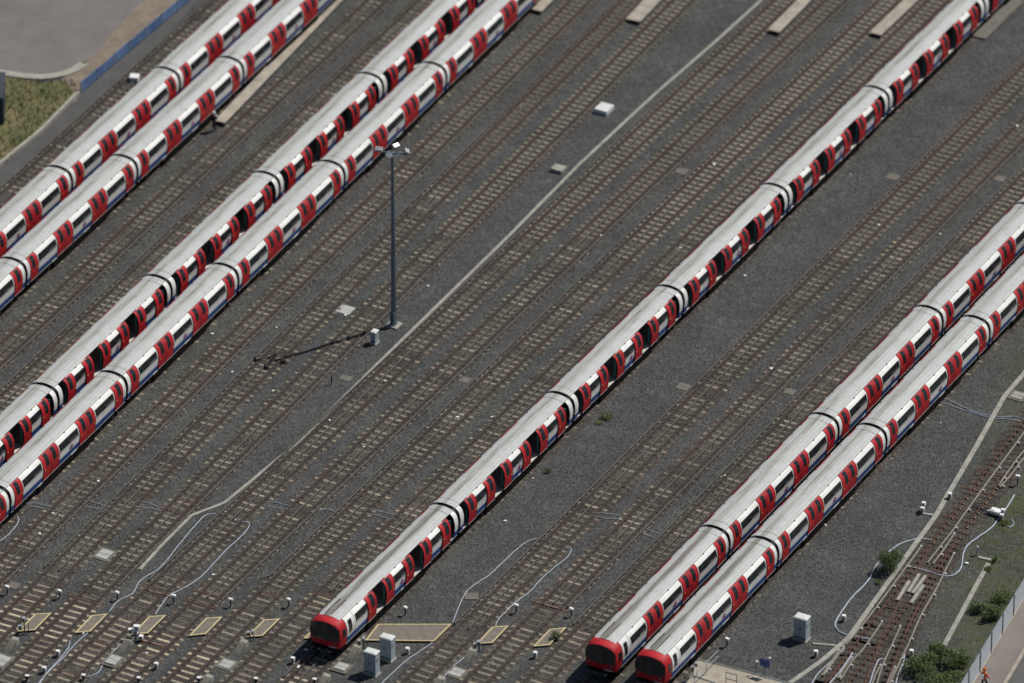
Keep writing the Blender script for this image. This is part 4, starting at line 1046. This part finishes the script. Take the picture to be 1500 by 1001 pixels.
# ============================================================ TOP LEFT CORNER
def gp(*px): return [G(x, y) for x, y in px]
sheet('cinder_path', gp((-60, 300), (0, 243), (60, 194), (120, 133), (200, 68), (274, 0), (330, -50), (350, -45), (292, 0), (205, 95), (130, 165), (60, 228), (-60, 330)), GZ+.004, 'path')
sheet('earth_bank', gp((110, 150), (85, 120), (125, 92), (150, 60), (200, 8), (240, -30), (330, -50), (274, 0), (200, 66), (118, 134)), GZ+.007, 'bank')
sheet('car_park', gp((-90, -60), (262, -60), (228, -12), (198, 12), (165, 48), (145, 75), (122, 92), (100, 102), (60, 110), (20, 108), (-90, 100)), GZ+.011, 'asphalt')
sheet('grass_patch', gp((-60, 108), (20, 114), (60, 122), (95, 118), (112, 140), (60, 192), (0, 240), (-60, 290)), GZ+.008, 'grass')
b = MB(); P = smooth(gp((-30, 104), (10, 109), (30, 112), (60, 114), (85, 111), (105, 105), (122, 95)), 4)
b.sweep([(-.4, GZ), (.4, GZ), (.4, GZ+.12), (-.4, GZ+.12)], P, 'concrete'); tag(link('kerb', b.mesh('kerb')), kind='structure')
def hoarding():
    A, B_ = G(119, 137), G(276, 3); d = B_-A; L = d.length+6; t = thing('blue_fence', 'blue hoarding along the cinder path in the top left corner', 'fence', A, atan2(d.y, d.x))
    n = int(L/2.4)
    for k in range(n):
        b = MB(); b.box(k*L/n+.03, (k+1)*L/n-.03, -.02, .02, .12, 1.05+random.uniform(-.1, .04), 'hoard'); link('panel', b.mesh('panel'), t)
        b = MB(); b.box(k*L/n-.04, k*L/n+.03, -.05, .05, 0, 1.1, 'galv'); link('post', b.mesh('post'), t)
hoarding()
b = MB(); P = gp((-40, 274), (0, 243), (60, 194), (116, 137)); b.sweep([(-.14, GZ), (.14, GZ), (.14, GZ+.32), (-.14, GZ+.32)], P, 'concrete')
tag(link('low_wall', b.mesh('low_wall')), 'low pale concrete wall between the rough grass and the cinder path', 'wall')
def store():
    p = G(-12, 178); t = thing('storage_container', 'dark blue storage container cut by the left edge beside the rough grass', 'container', p, R(30))
    b = MB(); b.box(-2.4, 1.0, -.6, 3.6, .1, 2.4, 'store', bev=.03); link('body', b.mesh('body'), t)
    b = MB(); b.box(-2.45, 1.05, -.65, 3.65, 2.4, 2.5, 'store'); link('roof', b.mesh('roof'), t)
    b = MB()
    for y in (-.2, 1.4): b.box(1.0, 1.03, y, y+1.4, .25, 2.2, 'store')
    link('door', b.mesh('door'), t)
store()
slab('small white box between the cinder path and the train in the top left corner', 197, 118, .75, .75, .45, 'white', None, R(20), 'equipment_box', 'box')
# ============================================================ PLANTS
def leafblob(b, c, rx, ry, rz_, n, size, mats=('leaf', 'leaf', 'leaf2'), seed=0):
    rnd = random.Random(seed); lobes = [(rnd.uniform(-.6, .6)*rx, rnd.uniform(-.6, .6)*ry, rnd.uniform(.1, .6)*rz_, rnd.uniform(.35, .62)) for _ in range(8)]
    for _ in range(n):
        lx, ly, lz, lr = rnd.choice(lobes); th = rnd.uniform(0, 2*pi); ph = math.acos(rnd.uniform(-.3, 1)); rr = lr*rnd.uniform(.55, 1.08)
        p = Vector((c[0]+lx+rx*rr*sin(ph)*cos(th), c[1]+ly+ry*rr*sin(ph)*sin(th), max(.02, c[2]+lz+rz_*rr*cos(ph))))
        a = Vector((rnd.gauss(0, 1), rnd.gauss(0, 1), rnd.gauss(0, .5))).normalized(); q = a.cross(Vector((rnd.gauss(0, 1), rnd.gauss(0, 1), rnd.gauss(0, 1)))).normalized()
        s_ = size*rnd.uniform(.6, 1.3); b.face([p-a*s_, p-q*s_*.5, p+a*s_, p+q*s_*.5], rnd.choice(mats))
def bush(label, px, py, r, h, n=700, size=.09, seed=1, mats=('leaf', 'leaf', 'leaf', 'leaf2')):
    p = G(px, py); t = thing('bush', label, 'bush', p); b = MB(); leafblob(b, (0, 0, h*.2), r, r, h, int(n*2.6), size*.62, mats, seed); link('foliage', b.mesh('foliage'), t)
    b = MB(); rnd = random.Random(seed)
    for _ in range(6):
        a = rnd.uniform(0, 2*pi); b.tube([(0, 0, 0), (r*.35*cos(a), r*.35*sin(a), h*.45), (r*.6*cos(a), r*.6*sin(a), h*.8)], .035, 'bark', 5, True, .01)
    link('stem', b.mesh('stem'), t)
bush('dense round green bush growing over the junction trough', 1304, 834, 1.0, 1.35, 1500, .085, 3)
bush('small green tuft of weeds beside the middle train', 890, 612, .55, .3, 240, .07, 4, ('leaf2', 'leaf2', 'leaf'))
bush('thin yellow-green weeds just left of the larger weed tuft by the middle train', 878, 621, .4, .2, 90, .06, 14, ('leaf2', 'leaf2'))
bush('small dark weed tuft on the bare ballast below the yellow-green weeds', 803, 692, .3, .28, 110, .07, 5)
bush('small green bush at the edge of the ninth yellow-edged board', 815, 938, .42, .6, 260, .07, 6)
bush('big dark bush at the bottom edge left of the fence', 1352, 984, 1.35, 1.2, 1700, .095, 7); bush('tall dark bush against the lower end of the short trough', 1377, 966, .85, 1.2, 900, .09, 8)
bush('dark bush between the tall bush and the fence', 1405, 975, 1.25, 1.0, 1300, .095, 9); bush('bush overhanging the bottom edge beneath the dark bushes', 1378, 1004, 1.6, .9, 1500, .095, 10, ('leaf', 'leaf', 'leaf2'))
bush('dark bush nearest the fence higher up', 1455, 908, .8, .9, 700, .09, 11); bush('low bush left of the bush nearest the fence', 1435, 898, .75, .7, 500, .09, 12); bush('low weedy bush beside the fence near the right edge', 1470, 880, .9, .55, 520, .085, 13, ('leaf', 'leaf2'))
bush('small weed at the corner of the little angled trough piece', 1456, 822, .3, .4, 120, .07, 15); bush('small grassy weed beside the upper end of the short trough', 1450, 836, .45, .25, 120, .08, 16, ('leaf', 'leaf2'))
bush('small weed tuft below the large round bush', 1286, 855, .35, .2, 90, .07, 17, ('leaf2', 'leaf'))
bush('pale weeds growing beside the point machine', 1474, 768, .6, .25, 140, .07, 18, ('leaf2', 'leaf'))
b = MB(); rnd = random.Random(5)
for _ in range(1500):
    px = rnd.uniform(1330, 1520); py = rnd.uniform(700, 1010); p = G(px, py)
    s_ = (p-fb).dot(fn); jx = px-j1(py)
    if s_ > -.25 or jx < (52 if py < 860 else 90): continue
    if rnd.random() > .25+.75*(px-1370)/130: continue
    for _k in range(5):
        a = rnd.uniform(0, pi); l = rnd.uniform(.05, .14); q = p+Vector((rnd.gauss(0, .12), rnd.gauss(0, .12), 0)); d = Vector((cos(a), sin(a), 0))
        b.face([q-d*.02, q+d*.02, q+d*rnd.uniform(-.06, .06)+Vector((rnd.gauss(0, .04), rnd.gauss(0, .04), l))], rnd.choice(('leaf', 'leaf2')))
tag(link('low_weeds', b.mesh('low_weeds')), 'thin low weeds scattered over the ballast between junction and fence', 'weeds', kind='stuff')
b = MB()
for _ in range(2600):
    px, py = rnd.uniform(-20, 112), rnd.uniform(112, 245)
    if py > 250-px*1.0 or py < 118: continue
    p = G(px, py); a = rnd.uniform(0, pi); d = Vector((cos(a), sin(a), 0)); q = p
    b.face([q-d*.05, q+d*.05, q+Vector((rnd.gauss(0, .1), rnd.gauss(0, .1), rnd.uniform(.1, .4)))], rnd.choice(('leaf', 'leaf2', 'leaf2', 'bank')))
tag(link('tall_grass', b.mesh('tall_grass')), 'rough tall grass between the car park kerb and the low wall', 'grass', kind='stuff')
# ============================================================ LITTER
lit = [(144, 705), (311, 489), (506, 462), (627, 419), (711, 415), (77, 752), (58, 782), (405, 480), (483, 616), (564, 558), (670, 611), (1046, 241), (996, 363), (1062, 697), (1155, 308), (1287, 330), (1377, 343), (1210, 583), (1378, 620),
       (781, 701), (1091, 404), (1490, 185), (122, 928), (448, 952), (437, 977), (763, 155), (400, 573), (533, 655), (720, 611), (740, 763), (1209, 769), (1416, 825), (312, 842), (215, 957), (85, 874), (330, 750), (345, 762), (880, 345), (1246, 256), (1130, 540), (340, 545)]
rnd = random.Random(2)
for i, (x, y) in enumerate(lit):
    b = MB(); s_ = rnd.uniform(.07, .16); p = G(x, y, -.09); a = [rnd.uniform(0, .05) for _ in range(4)]; T = Matrix.Rotation(rnd.uniform(0, 3), 4, 'Z')
    b.faces([(-s_, -s_*.5, a[0]), (s_, -s_*.6, a[1]), (s_*.8, s_*.5, a[2]+.02), (-s_*.7, s_*.6, a[3]), (0, 0, .06)], [(0, 1, 4), (1, 2, 4), (2, 3, 4), (3, 0, 4)], 'white', False, T)
    tag(link('litter', b.mesh('litter'), None, p), 'small scrap of white litter lying on the ballast', 'litter', 'scraps of litter on the ballast')
